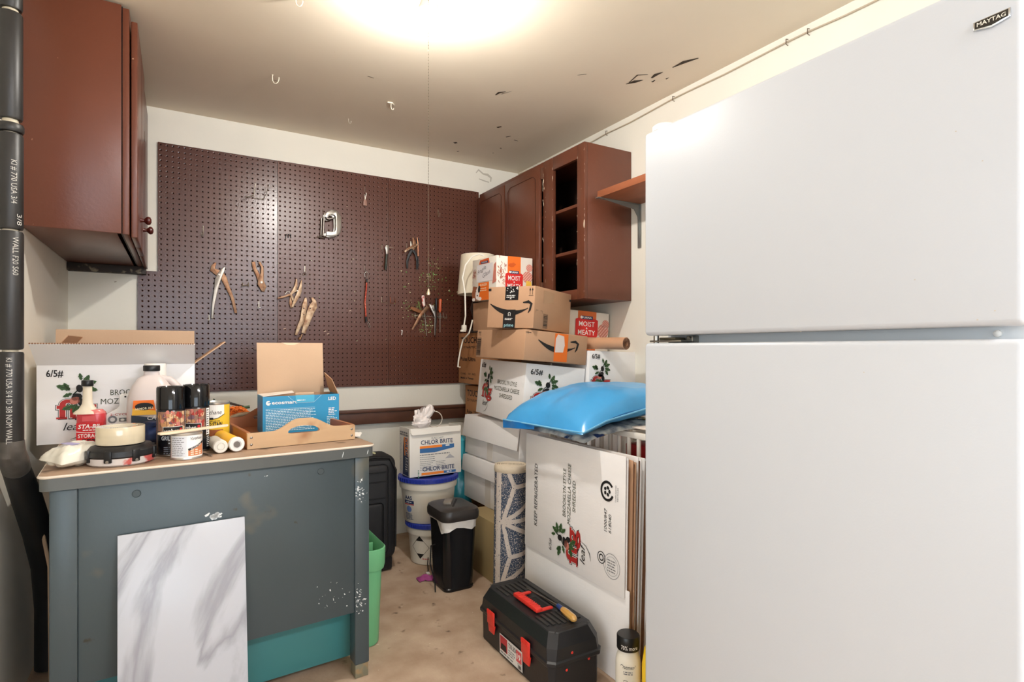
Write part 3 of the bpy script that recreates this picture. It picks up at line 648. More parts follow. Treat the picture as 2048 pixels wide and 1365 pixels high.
# ------------------------------------------------------------------ cable along the top of the right wall
cbp = []
for (px, py) in ((1037, 349), (1100, 322), (1169, 292), (1213, 267), (1260, 245), (1347, 197), (1390, 176), (1450, 148), (1574, 84), (1617, 63), (1690, 31), (1752, 1), (1830, -40)):
    p = onX(px, py, XR - .006); cbp.append(p)
wc = thing('wall_cable', 'thin painted cable stapled along the wall top above the refrigerator', 'cable', cbp[0])
MB().tube([p - cbp[0] for p in cbp], .0030, mat('painted_cable', (186, 172, 150), .5), 8).build('cable_run', wc)
for (px, py) in ((1617, 63), (1574, 84), (1347, 197), (1213, 266)):
    p = onX(px, py, XR - .006) - cbp[0]
    MB().tube([p + Vector((.006, 0, .011)), p + Vector((-.006, 0, .009)), p + Vector((-.006, 0, -.010)), p + Vector((.006, 0, -.012))], .0016, mat('cable_staple', (112, 96, 78), .5, .5), 6).build('staple', wc)

# ------------------------------------------------------------------ hooks in the ceiling
CUPW = mat('painted_hook', (226, 218, 200), .4)
def cup_hook(px, py, label, s=1.0, turn=0.0):
    p = onZ(px, py, ZC); mb = MB(); q = [(0, 0, 0), (0, 0, -.018)] + [(.016 - .016 * math.cos(t), 0, -.018 - .022 * math.sin(t)) for t in [k * math.pi / 8 * .95 for k in range(1, 10)]]
    mb.tube([Vector(v) * s for v in q], .0020 * s, CUPW, 8); mb.lathe([(.0045 * s, -.002), (.0045 * s, 0)], 12, CUPW)
    o = mb.build('ceiling_hook'); o.location = p; o.rotation_euler = (0, 0, turn); return tag(o, label, 'hook', 'hooks screwed into the ceiling')
cup_hook(545, 150, 'white cup hook in the ceiling beside the two knob wall cabinet', .95, R_(-40))
cup_hook(592, -4, 'white cup hook cut off by the top edge, between cabinet and bulb', .7, R_(-30))
cup_hook(697, 238, 'tiny screw hook in the ceiling above the middle pegboard panel', .5, R_(20))
p = onZ(782, 206, ZC)
t = thing('ceiling_hook', 'white swivel hook with a diamond base plate in the ceiling', 'hook', p, (0, 0, R_(20)), 'hooks screwed into the ceiling')
MB().prism([(-.020, 0), (0, -.012), (.020, 0), (0, .012)], 'z', -.006, 0, CUPW).build('base_plate', t)
MB().tube([(0, 0, -.004), (0, 0, -.020), (.006, 0, -.030), (.014, 0, -.028), (.016, 0, -.020)], .0022, CUPW, 8).build('hook_wire', t)

# ------------------------------------------------------------------ refrigerator
FXF, FY1, FW = 1.0477, 1.1005, .772
FRW = mat('white_fridge_enamel', (192, 196, 201), .34, spec=.45, bump=.035, bscale=240)
fg = thing('refrigerator', 'large white top freezer refrigerator with a dark badge on its freezer door', 'refrigerator', (FXF, FY1, 0))
MB().box((.072, -FW + .012, .02), (.76, -.012, 1.650), mat('fridge_cabinet_grey', (196, 200, 202), .4), .006).build('cabinet_body', fg)
MB().box((.058, -FW + .02, .06), (.0715, -.02, 1.112), mat('door_gasket', (170, 174, 176), .5)).box((.058, -FW + .02, 1.140), (.0715, -.02, 1.652), _M['door_gasket']).build('door_gasket', fg)
fd = MB().box((0, -FW, 1.134), (.058, 0, 1.660), FRW, .010, seg=4).build('freezer_door', fg)
ld = MB().box((0, -FW, .055), (.058, 0, 1.1145), FRW, .010, seg=4).build('lower_door', fg)
MB().lathe([(.03, 0), (.03, .012), (.024, .018), (0, .019)], 24, WHITEP, M=Matrix.Translation((.045, -.034, 1.6605)), sx=1.3).build('hinge_cover', fg)
HNG = mat('hinge_metal', (150, 146, 138), .3, .95)
h = MB().box((.012, -.115, 1.1170), (.072, -.008, 1.1215), HNG, .001).box((.050, -.118, 1.1155), (.0725, -.098, 1.1325), HNG, .001)
h.cyl((.022, -.022, 1.1148), (.022, -.022, 1.1335), .007, HNG).cyl((.045, -.108, 1.124), (.052, -.108, 1.124), .006, HNG).box((.018, -.09, 1.122), (.055, -.035, 1.1285), mat('hinge_sleeve', (84, 76, 60), .4, .5), .002)
h.build('middle_hinge', fg)
MB().lathe([(.0055, 0), (.0055, .004), (.003, .006), (0, .006)], 16, WHITEP, M=Matrix.Translation((.0715, -FW + .055, 1.124)) @ Matrix.Rotation(R_(-90), 4, 'Y')).build('screw_plug', fg)
bdg = thing('badge', None, None); bdg.parent = fg; bdg.location = (0, 0, 0)
by0, by1, bz = .3885 - FY1, .3435 - FY1, 1.592
BC = mat('badge_chrome', (206, 210, 214), .18, 1.0)
pts = [(by0, bz + .0045), (by1, bz + .006), (by1, bz - .0075), ((by0 + by1) / 2, bz - .0125), (by0, bz - .0085)]
del_ = bdg; bpy.data.objects.remove(del_)
bd_ = MB().prism(pts, 'x', -.004, -.0002, BC, bev=.0008).build('brand_badge', fg)
a = Art(); uf = lambda y: -(y)
BKP = ink('badge_black', (36, 32, 26), .3)
a.poly([(-by0 + .0022, bz + .0032), (-by1 - .0022, bz + .0045), (-by1 - .0022, bz - .0058), (-(by0 + by1) / 2, bz - .0098), (-by0 + .0022, bz - .0068)], BKP, 0)
a.text('MAYTAG', -by0 + .005, bz - .0042, .0060, ink('badge_silver', (226, 222, 210)), 1, w=.0350, bold=.012)
a.build('badge_lettering', bd_, lambda u, v, l: Vector((-.0042 - .0002 * l, -u, v)))
# three small marks on the enamel
a = Art(); DMK = ink('enamel_mark', (186, 176, 160))
for px, py in ((1912, 263), (1965, 322), (1350, 1062), (1728, 745), (1602, 664), (1955, 640), (1990, 622), (1830, 560)):
    q = onX(px, py, FXF); a.ell(-(q.y - FY1), q.z, .0012, .0009, DMK, 0, 8, wob=.4)
a.build('scuff_mark', fg, lambda u, v, l: Vector((-.0004, -u, v)))

# ------------------------------------------------------------------ steel desk
DK = thing('steel_desk', 'old grey painted steel desk with a laminate top and teal lower panel', 'desk', (-.300, 1.818, 0), (0, 0, R_(3.9)))
DL, DD, DH = .872, .80, .78
DGREY = mat('grey_desk_paint', (68, 79, 83), .36, var=.10, vscale=3.5, bump=.05, bscale=120, metal=.15, stretch=(1, 1, .6))
speckle(DGREY, (62, 60, 54), 26, .72, .78); speckle(DGREY, (124, 112, 84), 5, .62, .80, (2, 0, 1))
DRIM = mat('grey_rim_paint', (92, 96, 95), .34, var=.12, vscale=6, metal=.2)
TEAL = mat('teal_panel_paint', (62, 122, 124), .38, var=.08, vscale=3)
def rrect(x0, y0, x1, y1, r, n=5):
    P = []
    for cx, cy, s in ((x1 - r, y1 - r, 0), (x0 + r, y1 - r, 90), (x0 + r, y0 + r, 180), (x1 - r, y0 + r, 270)):
        for k in range(n + 1): t_ = R_(s + 90 * k / n); P.append((cx + r * math.cos(t_), cy + r * math.sin(t_)))
    return P
MB().prism(rrect(0, 0, DL, DD, .022), 'z', DH - .040, DH - .006, DRIM, smooth=True).build('steel_rim', DK)
LAM = mat('worn_brown_laminate', (160, 134, 112), .5, var=.16, vscale=7, bump=.05, bscale=80); speckle(LAM, (86, 68, 56), 12, .60, .72)
MB().prism(rrect(-.001, -.001, DL + .001, DD + .001, .022), 'z', DH - .0055, DH, LAM, bev=.001).build('laminate_top', DK)
MB().tube([(x, y, DH - .0045) for x, y in rrect(-.001, -.001, DL + .001, DD + .001, .022)], .0036, mat('cream_edge_band', (214, 202, 186), .4), 8, closed=True).build('edge_band', DK)
for x0, x1 in ((.020, .078), (DL - .062, DL - .013)):
    for y0 in (.014, DD - .07):
        MB().box((x0, y0, .046), (x1, y0 + .055, DH - .041), DGREY, .004).build('leg', DK)
        MB().box((x0 + .002, y0 + .003, .0), (x1 - .002, y0 + .052, .0455), mat('foot_glide', (116, 112, 92), .5, rgb2=(150, 120, 80), thr=(.5, .7), vscale=40), .003).build('foot', DK)
fp = MB().box((.0785, .020, .222), (DL - .0625, .032, DH - .0415), DGREY, .001).build('front_panel', DK)
MB().box((.0785, .118, .030), (DL - .016, .130, .30), TEAL, .001).build('lower_panel', DK, )
MB().box((.020, .071, .05), (.024, DD - .071, DH - .042), DGREY).build('side_panel', DK)
for x in (.205, .700):
    MB().lathe([(.010, 0), (.0108, .0009), (.0098, .0016), (.0090, .0006), (0, .0006)], 28, DGREY, M=Matrix.Translation((x, .0199, .705)) @ Matrix.Rotation(R_(90), 4, 'X')).build('knockout_plug', fp)
a = Art(); SPL = ink('white_paint_splash', (222, 226, 226), .4); rr = random.Random(21)
def dkp(px, py, y): # point on the desk front, in desk coordinates
    q = onY(px, py, 1.845) - Vector((-.300, 1.818, 0)); return (q.x * math.cos(R_(3.9)) + q.y * math.sin(R_(3.9)), q.z)
x, z = dkp(432, 1036, 0)
for k in range(26): a.ell(x + rr.gauss(0, .008), z + rr.gauss(0, .004), .002 + .006 * rr.random(), .001 + .004 * rr.random(), SPL, 0, 8, .5, .6)
for k in range(20):
    px, py = rr.uniform(640, 710), rr.gauss(1205, 18); x, z = dkp(px, py, 0); a.ell(x, z, .0006 + .0018 * rr.random() ** 2, .0006 + .004 * rr.random() ** 3, SPL, 0, 7, rr.random(), .5)
x, z = dkp(538, 956, 0); a.ell(x, z, .003, .0012, SPL, 0, 8, .4, .5); a.ell(x - .006, z - .0004, .0012, .001, SPL, 0)
a.build('paint_splash', fp, lambda u, v, l: Vector((u, .0197, v)))
a = Art()
for py, n in ((982, 26), (1000, 20), (1205, 30), (1222, 20)):
    for k in range(n):
        x, z = dkp(rr.gauss(728, 7), rr.gauss(py, 9), 0)
        if DL - .060 < x < DL - .016: a.ell(x, z, .0006 + .003 * rr.random() ** 2, .0006 + .004 * rr.random() ** 2, SPL, 0, 7, rr.random() * 3, .5)
a.build('paint_splash', DK, lambda u, v, l: Vector((u, .0135, v)))
a = Art()
for px, py, w, h_ in ((744, 890, .0014, .008), (738, 888, .001, .004), (686, 905, .0012, .010), (745, 897, .0016, .003)):
    q = onY(px, py, 1.87) - Vector((-.300, 1.818, 0)); x = min(DL - .024, q.x * math.cos(R_(3.9)) + q.y * math.sin(R_(3.9))); a.ell(x, DH - .024, w, h_, SPL, 0, 8, -.3, .5)
a.build('paint_splash', DK, lambda u, v, l: Vector((u, -.0006, v)))

# ------------------------------------------------------------------ marble look tile leaning on the desk
TILE = mat('marble_tile', (180, 184, 192), .26, spec=.4)
def veins(m):
    nt = m.node_tree; b = nt.nodes['Principled BSDF']; tc = nt.nodes.new('ShaderNodeTexCoord'); mp = nt.nodes.new('ShaderNodeMapping')
    mp.inputs['Rotation'].default_value = (0, R_(38), 0); mp.inputs['Scale'].default_value = (3.2, 1, 1.1); mp.inputs['Location'].default_value = (.35, 0, .1)
    m0 = nt.nodes.new('ShaderNodeMapping'); m0.inputs['Rotation'].default_value = (0, R_(-32), 0); nt.links.new(tc.outputs['Object'], m0.inputs[0]); nt.links.new(m0.outputs[0], mp.inputs[0])
    n = nt.nodes.new('ShaderNodeTexNoise'); n.inputs['Scale'].default_value = 1.15; n.inputs['Detail'].default_value = 7; n.inputs['Distortion'].default_value = .7; nt.links.new(mp.outputs[0], n.inputs['Vector'])
    r = nt.nodes.new('ShaderNodeValToRGB'); e = r.color_ramp.elements; e[0].position = .455; e[0].color = (*lin((184, 188, 196)), 1); e[1].position = .55; e[1].color = (*lin((184, 188, 196)), 1)
    k = e.new(.497); k.color = (*lin((150, 152, 160)), 1); k2 = e.new(.53); k2.color = (*lin((177, 180, 188)), 1)
    nt.links.new(n.outputs['Fac'], r.inputs[0]); nt.links.new(r.outputs[0], b.inputs['Base Color'])
veins(TILE)
tl = MB().box((0, -.009, 0), (.310, 0, .604), TILE, .0012)
o = tl.build('marble_tile'); tag(o, 'large white marble look tile with grey veins leaning on the desk front', 'tile')
o.rotation_euler = (R_(-7.2), 0, R_(3.9)); o.location = (-.1335, 1.7655, .0012)

# ------------------------------------------------------------------ cartons
def carton(name, label, cat, c, dims, rot, m, right=None, left=None, tape=None, group=None, seam=True):
    """closed carton: base centre c, dims (w,d,h), rot (z,x,y) in degrees; right = art on the -y face, left = art on the -x face"""
    w, d, h = dims
    t = thing(name, label, cat, c, (R_(rot[1]), R_(rot[2]), R_(rot[0])), group)
    mb = MB().box((-w / 2, -d / 2, 0), (w / 2, d / 2, h), m, .004)
    if seam: mb.box((-w / 2 + .003, -.0012, h - .001), (w / 2 - .003, .0012, h + .0004), EDGE)
    mb.build('carton_body', t)
    if tape: MB().box((-w / 2 - .0006, -.024, h * .72), (-w / 2 + .002, .024, h), tape).box((-w / 2 - .0006, -.024, h - .002), (w / 2 + .0006, .024, h + .0008), tape).build('packing_tape', t)
    if right: right.build('printed_front', t, face_map((-w / 2, -d / 2, 0), (1, 0, 0), (0, 0, 1)))
    if left: left.build('printed_side', t, face_map((-w / 2, d / 2, 0), (0, -1, 0), (0, 0, 1)))
    return t
CTAPE = mat('clear_packing_tape', (184, 146, 112), .22)

def fig_logo(a, x, y, h, w=None, rot=0.0):
    """sprig with dark leaves over red lettering and a script word; (x,y) lower left, h total height"""
    b = Art(); w = w or h * .80
    def X(u): return u * w
    def Y(v): return v * h
    # red letters with dark outline
    b.text('fig', X(.03), Y(.34), h * .28, K_, 1, w=w * .94, bold=.062); b.text('fig', X(.045), Y(.345), h * .275, WHT_, 2, w=w * .91, bold=.042); b.text('fig', X(.06), Y(.35), h * .27, RED_, 3, w=w * .88, bold=.026)
    for sx in (.05, .40): b.rect(X(sx), Y(.325), X(sx + .24), Y(.352), RED_, 3)
    # script word and its long tail
    b.text('leaf', X(.20), Y(.145), h * .12, K_, 4, w=w * .48, shear=.35)
    b.stroke([(X(.72), Y(.26)), (X(.66), Y(.12)), (X(.52), Y(.03)), (X(.36), Y(.0))], [h * .004, h * .010, h * .013, h * .004], K_, 4)
    # branch, leaves, dark fruit
    b.stroke([(X(.44), Y(.50)), (X(.50), Y(.62)), (X(.42), Y(.70)), (X(.58), Y(.80)), (X(.66), Y(.93))], h * .018, DGRN_, 4)
    b.ell(X(.50), Y(.66), w * .13, h * .055, K_, 5, 14, .5, .2); b.ell(X(.46), Y(.605), w * .12, h * .055, PNK_, 5, 14, .4, .25); b.ell(X(.60), Y(.57), w * .07, h * .07, K_, 5, 12, .3, .3)
    b.ell(X(.56), Y(.79), w * .075, h * .062, K_, 6, 14, .2)
    for (lx, ly, L, an) in ((.36, .78, .26, 160), (.34, .76, .20, 120), (.40, .72, .18, 205), (.66, .84, .24, 20), (.66, .86, .22, 65), (.60, .92, .16, 100), (.68, .80, .24, -15), (.70, .76, .2, -55), (.46, .53, .24, 200), (.52, .52, .24, -60), (.50, .54, .2, 250)):
        b.leaf(X(lx), Y(ly), L * h * .72, R_(an), GRN_, 5, .55, DGRN_)
    c, q = math.cos(rot), math.sin(rot)
    n0 = len(a.v); a.v += [(x + c * p[0] - q * p[1], y + q * p[0] + c * p[1], p[2]) for p in b.v]; a.f += [([n0 + i for i in k], m) for k, m in b.f]
    return a
def cheese_side(w, h, text_x=.68, small=True):
    a = Art(); a.text('6/5#', w * .055, h * .855, h * .085, K_, 1, w=w * .10, bold=.02)
    fig_logo(a, w * .10, h * .05, h * .82, w * .27)
    for k, s in enumerate(('BROOKLYN STYLE', 'MOZZARELLA CHEESE', 'SHREDDED')):
        a.text(s, w * text_x, h * (.60 - k * .115), h * .072, OLIV_, 1, w=w * (.40, .52, .27)[k], align='c')
    return a
def cheese_end(w, h):
    a = Art(); a.text('6/5#', w * .08, h * .83, h * .085, K_, 1, w=w * .20, bold=.02); fig_logo(a, w * .10, h * .06, h * .78, w * .5); return a

# stack in the corner, from the floor up ---------------------------------------------------------
TANB = mat('tan_carton', (158, 138, 98), .6, var=.05, vscale=4)
carton('carton', 'olive tan carton on the floor between the shredder and the rolled rug', 'box', (1.455, 2.46, 0), (.37, .29, .285), (0, 0, 0), TANB, seam=False)
def white_flapped(label, c, dims, rot, flap, note=False):
    t = carton('white_carton', label, 'box', c, dims, rot, WCARD, seam=False)
    w, d, h = dims
    f0, f1, ang = flap
    M = Matrix.Translation((-w / 2 - .003, 0, h - .002)) @ Matrix.Rotation(R_(ang), 4, 'Y')
    MB().box((-.004, -d / 2 - .006, -(f1)), (0, d / 2 - .002, 0), WCARD, .001, M=M).build('open_flap', t)
    MB().box((-w / 2 - .0008, -.03, 0.0), (-w / 2, .03, h - .03), mat('clear_tape_on_white', (212, 208, 202), .2)).build('packing_tape', t)
    if note:
        a = Art(); rr = random.Random(9)
        for k in range(14):
            u = d * .40 + k * .014; a.stroke([(u, h * .50 + rr.uniform(-.006, .006)), (u + .004, h * .53 + rr.uniform(-.006, .006)), (u + .009, h * .50 + rr.uniform(-.004, .004))], .0012, GRY_, 0)
        a.build('faint_handwriting', t, face_map((-w / 2, d / 2, 0), (0, -1, 0), (0, 0, 1)))
    return t
white_flapped('white carton with a hanging flap, just above the olive tan carton', (1.54, 2.57, .286), (.34, .56, .233), (0, 0, 0), (.1, .085, 7), True)
white_flapped('white carton with a long hanging flap directly under the one printed with cheese lettering', (1.545, 2.56, .520), (.34, .58, .212), (0, 0, 2), (.1, .115, 7))
FA = (1.508, 2.437, .742)
carton('cheese_carton', 'white cheese carton with leaf logo and lettering, under the two brown curved arrow cartons', 'box', FA, (.313, .555, .285), (-5.5, 1.0, 5.6), WCARD,
       cheese_end(.313, .285), cheese_side(.555, .285, .66))
# brown carton with the curved arrow, lower
def smile(a, x, y, w, h):
    P = [(x + w * t_, y + h * (.72 - 1.9 * t_ + 1.75 * t_ * t_)) for t_ in [k / 14 * .93 for k in range(15)]]
    a.stroke(P, [h * (.05 + .26 * math.sin(math.pi * min(1, k / 14 * 1.05))) for k in range(15)], K_, 1)
    a.stroke([(x + w * .80, y + h * .78), (x + w * .93, y + h * .82), (x + w * 1.0, y + h * .70), (x + w * .97, y + h * .36), (x + w * .93, y + h * .18)], [h * .06, h * .17, h * .17, h * .13, h * .03], K_, 1)
    return a
def barcode(a, x, y, w, h, m, seed=1, layer=1):
    rr = random.Random(seed); v = y
    while v < y + h:
        b = h * rr.uniform(.01, .05); a.rect(x, v, x + w, min(v + b, y + h), m, layer); v += b + h * rr.uniform(.01, .035)
    for q in ((x - .002, y - .004, x + w + .002, y - .003), (x - .002, y + h + .003, x + w + .002, y + h + .004)): a.rect(*q, m, layer)
    a.rect(x - .003, y - .004, x - .002, y + h + .004, m, layer); a.rect(x + w + .002, y - .004, x + w + .003, y + h + .004, m, layer); return a
w, d, h = .355, .44, .137
a = Art(); smile(a, w * .20, h * .30, w * .64, h * .56); a.rect(w * .455, h * .04, w * .67, h * .98, ORG_, 2)
a.poly([(w * .47, h * .34), (w * .60, h * .36), (w * .62, h * .60), (w * .60, h * .90), (w * .50, h * .95), (w * .47, h * .8)], ink('torn_label', (222, 206, 198)), 3)
a.rect(0, h * .90, .03, h * .915, K_, 1); a.rect(.012, h * .86, .0135, h * .95, K_, 1)
b = Art(); barcode(b, d * .02, h * .10, d * .085, h * .58, K_, 4)
for k in (0, 1): b.stroke([(d * (.055 + .03 * k), h * .80), (d * (.055 + .03 * k), h * .93)], .003, K_, 1); b.poly([(d * (.045 + .03 * k), h * .90), (d * (.065 + .03 * k), h * .90), (d * (.055 + .03 * k), h * .97)], K_, 2)
carton('shipping_carton', 'flat brown shipping carton with curved arrow and torn orange label', 'box', (1.479, 2.349, 1.040), (w, d, h), (1.9, 1.0, 4.6), KRAFT, a, b, CTAPE)
# brown carton with the curved arrow, upper
w, d, h = .312, .263, .190
b = Art(); smile(b, d * .06, h * .28, d * .88, h * .42)
BT = ink('black_print_tape', (30, 30, 32), .3)
b.rect(d * .36, -.001, d * .62, h * .44, BT, 3); b.text('prime', d * .49, h * .035, h * .075, ink('tape_blue', (150, 200, 210)), 4, w=d * .20, align='c', bold=.01)
b.ring(d * .49, h * .34, h * .030, h * .040, WHT_, 4, a0=0, a1=math.pi); b.rect(d * .465, h * .29, d * .475, h * .34, WHT_, 4); b.rect(d * .505, h * .29, d * .515, h * .34, WHT_, 4)
b.lines(d * .40, h * .225, d * .58, 2, h * .03, h * .014, WHT_, 4, 3)
b.rect(d * .38, h * .67, d * .66, h * 1.0, BT, 3); b.lines(d * .41, h * .77, d * .63, 2, h * .04, h * .018, WHT_, 4, 5); b.ring(d * .50, h * .69, h * .012, h * .024, WHT_, 4, a0=0, a1=math.pi)
rr = random.Random(2)
for k in range(14): b.ell(d * rr.uniform(.41, .64), h * rr.uniform(.83, .98), h * .012, h * .016, WHT_, 4, 7, rr.random(), .8)
for k in (0, 1): b.stroke([(d * (.90 + .05 * k), h * .79), (d * (.90 + .05 * k), h * .91)], .0022, K_, 1); b.poly([(d * (.882 + .05 * k), h * .89), (d * (.918 + .05 * k), h * .89), (d * (.90 + .05 * k), h * .96)], K_, 1)
b.rect(d * .875, h * .765, d * .97, h * .775, K_, 1); b.rect(0, h * .90, d * .06, h * .96, K_, 1)
a = Art(); barcode(a, w * .25, h * .06, w * .10, h * .30, K_, 8); a.stroke([(w * .04, h * .38), (w * .04, h * .44), (w * .10, h * .44)], .0014, K_, 1); a.stroke([(w * .16, h * .44), (w * .21, h * .44), (w * .21, h * .38)], .0014, K_, 1)
a.rect(w * .94, h * .80, w * .99, h * .86, K_, 1); a.poly([(w * .22, h * .62), (w * .50, h * .66), (w * .50, h * .92), (w * .22, h * .94)], CTAPE, 1)
carton('shipping_carton', 'taller brown shipping carton with curved arrow and black printed tape, on the flat one', 'box', (1.440, 2.288, 1.186), (w, d, h), (23.1, 2.0, 3.0), KRAFT, a, b)
# cartons against the back wall with large black lettering
def touch_art(w, h, seed):
    b = Art(); b.text('TOUCH', w * .12, h * .80, h * .115, K_, 1, w=w * .62, bold=.02); b.text('DYNAMIC', w * .12, h * .695, h * .05, K_, 1, w=w * .62)
    b.text('Pulse Ultra', w * .10, h * .45, h * .075, K_, 1, w=w * .60, bold=.012); b.text('C/NO.  OF  NO.', w * .10, h * .175, h * .038, K_, 1, w=w * .62); b.text('Made in Taiwan', w * .10, h * .09, h * .042, K_, 1, w=w * .52, bold=.02)
    return b
carton('carton', 'plain brown carton at the back wall under the two with black lettering', 'box', (1.62, 3.0, 0), (.25, .27, .57), (0, 0, 0), KRAFT_D)
carton('lettered_carton', 'lower of the two brown cartons with bold black lettering by the back wall', 'box', (1.635, 2.995, .5715), (.25, .26, .308), (0, 0, 0), KRAFT_D, None, touch_art(.26, .308, 1))
carton('lettered_carton', 'upper of the two brown cartons with bold black lettering, a white cord hanging over it', 'box', (1.602, 2.985, .8935), (.25, .33, .300), (0, 0, 0), KRAFT_D, None, touch_art(.33, .300, 2))
carton('carton', 'plain brown carton sandwiched between the noted dog food carton and a lettered carton', 'box', (1.545, 2.728, 1.200), (.205, .315, .158), (0, 0, 0), KRAFT)
# dog food cartons
def patty(a, x, y, r, layer=2):
    a.ell(x, y, r, r, ink('patty', (206, 128, 112)), layer, 16)
    for k in range(-2, 3):
        o = k * r * .36; l = math.sqrt(max(0, r * r - o * o)) * .9; c = .7071; a.stroke([(x + (-l) * c - o * c, y + (-l) * c + o * c), (x + l * c - o * c, y + l * c + o * c)], r * .10, ink('grill', (232, 190, 176)), layer + 1)
    return a
def shreds(a, x, y, w, h, seed, layer=2):
    rr = random.Random(seed); c1 = ink('shred', (156, 66, 40)); c2 = ink('shred_light', (196, 110, 74))
    for k in range(46):
        px, py = x + rr.gauss(.5, .2) * w, y + rr.gauss(.5, .24) * h; an = rr.uniform(0.6, 2.4); l = h * .12; a.stroke([(px, py), (px + l * math.cos(an), py + l * math.sin(an))], h * .022, rr.choice((c1, c1, c2)), layer + k % 3)
    return a
MRED = ink('dog_red', (204, 36, 32)); CHEZ = ink('cheese', (232, 186, 72))
def moist(a, x0, y0, x1, y1, s=1.0):
    w, h = x1 - x0, y1 - y0
    a.poly([(x0 + w * .06, y0), (x1 - w * .06, y0), (x1, y0 + h * .1), (x1, y1 - h * .12), (x1 - w * .1, y1 - h * .06), (x0 + w * .5, y1), (x0 + w * .1, y1 - h * .06), (x0, y1 - h * .12), (x0, y0 + h * .1)], MRED, 6)
    a.text('MOIST', x0 + w / 2, y0 + h * .54, h * .25, WHT_, 7, w=w * .70, align='c', bold=.004); a.text('MEATY', x0 + w / 2, y0 + h * .10, h * .25, WHT_, 7, w=w * .76, align='c', bold=.004)
    a.text('&', x0 + w / 2, y0 + h * .40, h * .09, WHT_, 7, w=w * .07, align='c', bold=.02)
    a.rect(x0 + w * .24, y1 - h * .10, x1 - w * .24, y1 + h * .07, NAVY_, 7); a.text('PURINA', x0 + w / 2, y1 - h * .06, h * .09, WHT_, 8, w=w * .42, align='c', bold=.02); a.ell(x0 + w * .25, y1 - h * .01, w * .05, w * .05, WHT_, 8, 10); return a
w, d, h = .22, .275, .225
a = Art(); a.rect(w * .30, h * .46, w * .66, h, ORG_, 1); a.rect(w * .30, 0, w * .66, h * .2, ORG_, 1); a.ell(w * .42, h * .80, w * .10, h * .05, ink('orange_shade', (204, 88, 24)), 2, 12, .2, .4)
moist(a, w * .24, h * .22, w * .72, h * .64); patty(a, w * .855, h * .54, w * .14); patty(a, w * .905, h * .76, w * .09); a.poly([(w * .80, h * .22), (w * .98, h * .30), (w * .96, h * .44), (w * .82, h * .46)], CHEZ, 5); shreds(a, w * .0, h * .30, w * .26, h * .50, 4)
b = Art(); shreds(b, d * .0, h * .42, d * .22, h * .38, 7); b.rect(d * .28, h * .0, d * .72, h * .42, ORG_, 1); b.poly([(d * .30, h * .86), (d * .74, h * .86), (d * .70, h * .98), (d * .34, h * .96)], ink('top_orange', (216, 92, 40)), 1)
b.rect(d * .38, h * .87, d * .68, h * .92, NAVY_, 2); b.text('PURINA', d * .53, h * .882, h * .03, WHT_, 3, w=d * .22, align='c')
b.rect(d * .22, h * .44, d * .88, h * .85, ink('note_paper', (226, 222, 224)), 4)
hw = ink('handwriting', (96, 92, 100)); b.text('Fragile', d * .26, h * .62, h * .09, hw, 5, w=d * .36, shear=.3, rot=R_(16)); b.text('Glass', d * .48, h * .52, h * .10, hw, 5, w=d * .32, shear=.3, rot=R_(16))
b.poly([(d * .86, h * .36), (d * 1.0, h * .40), (d * 1.0, h * .85), (d * .92, h * .80)], ink('patty', (206, 128, 112)), 3)
b.text('BURGER', d * .50, h * .34, h * .05, ink('cream', (240, 216, 180)), 3, w=d * .30, align='c', bold=.02); b.lines(d * .36, h * .27, d * .64, 2, h * .05, h * .022, ink('cream', (240, 216, 180)), 3, 3)
# dog on the side panel: white muzzle between brown ears, paws at the bottom
DOGB = ink('dog_brown', (150, 90, 60)); DOGW = ink('dog_white', (236, 228, 222)); DOGD = ink('dog_dark', (50, 40, 38))
b.ell(d * .17, h * .17, d * .16, h * .17, DOGB, 5, 18, .1); b.ell(d * .26, h * .17, d * .085, h * .15, DOGW, 6, 16, -.25); b.ell(d * .10, h * .30, d * .05, h * .055, DOGB, 7, 12, .7); b.ell(d * .33, h * .27, d * .05, h * .09, DOGD, 7, 12, -.3); b.ell(d * .26, h * .12, d * .03, h * .02, ink('dog_nose', (86, 60, 64)), 8, 10)
b.ell(d * .20, h * .22, d * .012, h * .012, K_, 8, 8); b.ell(d * .30, h * .22, d * .012, h * .012, K_, 8, 8); b.ell(d * .10, h * .03, d * .07, h * .04, DOGW, 8, 12); b.ell(d * .36, h * .04, d * .08, h * .045, DOGW, 8, 12)
carton('dog_food_carton', 'upper white and orange dog food carton with a handwritten note stuck on it', 'box', (1.518, 2.690, 1.360), (w, d, h), (0, 1.5, 0), mat('white_printed_card', (230, 222, 210), .4), a, b, group=None)
w, d, h = .262, .16, .198
a = Art(); a.rect(w * .20, 0, w * .66, h, ink('burger_orange', (206, 104, 48)), 1); moist(a, w * .14, h * .34, w * .70, h * .84); a.text('BURGER', w * .42, h * .17, h * .10, ink('cream', (240, 216, 180)), 3, w=w * .32, align='c', bold=.03); a.lines(w * .30, h * .10, w * .56, 2, h * .07, h * .03, ink('cream', (240, 216, 180)), 3, 6)
patty(a, w * .845, h * .52, w * .14); patty(a, w * .905, h * .70, w * .09); a.poly([(w * .80, h * .10), (w * .99, h * .22), (w * .97, h * .38), (w * .86, h * .30)], CHEZ, 5)
carton('dog_food_carton', 'second dog food carton with red lettering panel standing behind the kraft paper roll', 'box', (1.802, 2.375, 1.092), (w, d, h), (2, 0, 3.0), _M['white_printed_card'], a)
carton('white_carton', 'plain white carton under the leaf logo carton that carries the paper roll', 'box', (1.815, 2.285, 0), (.26, .30, .828), (0, 0, 0), WCARD)
w, h = .292, .258
a = Art(); a.text('6/5#', w * .05, h * .86, h * .085, K_, 1, w=w * .17, bold=.02); fig_logo(a, w * .02, h * .04, h * .80, w * .44)
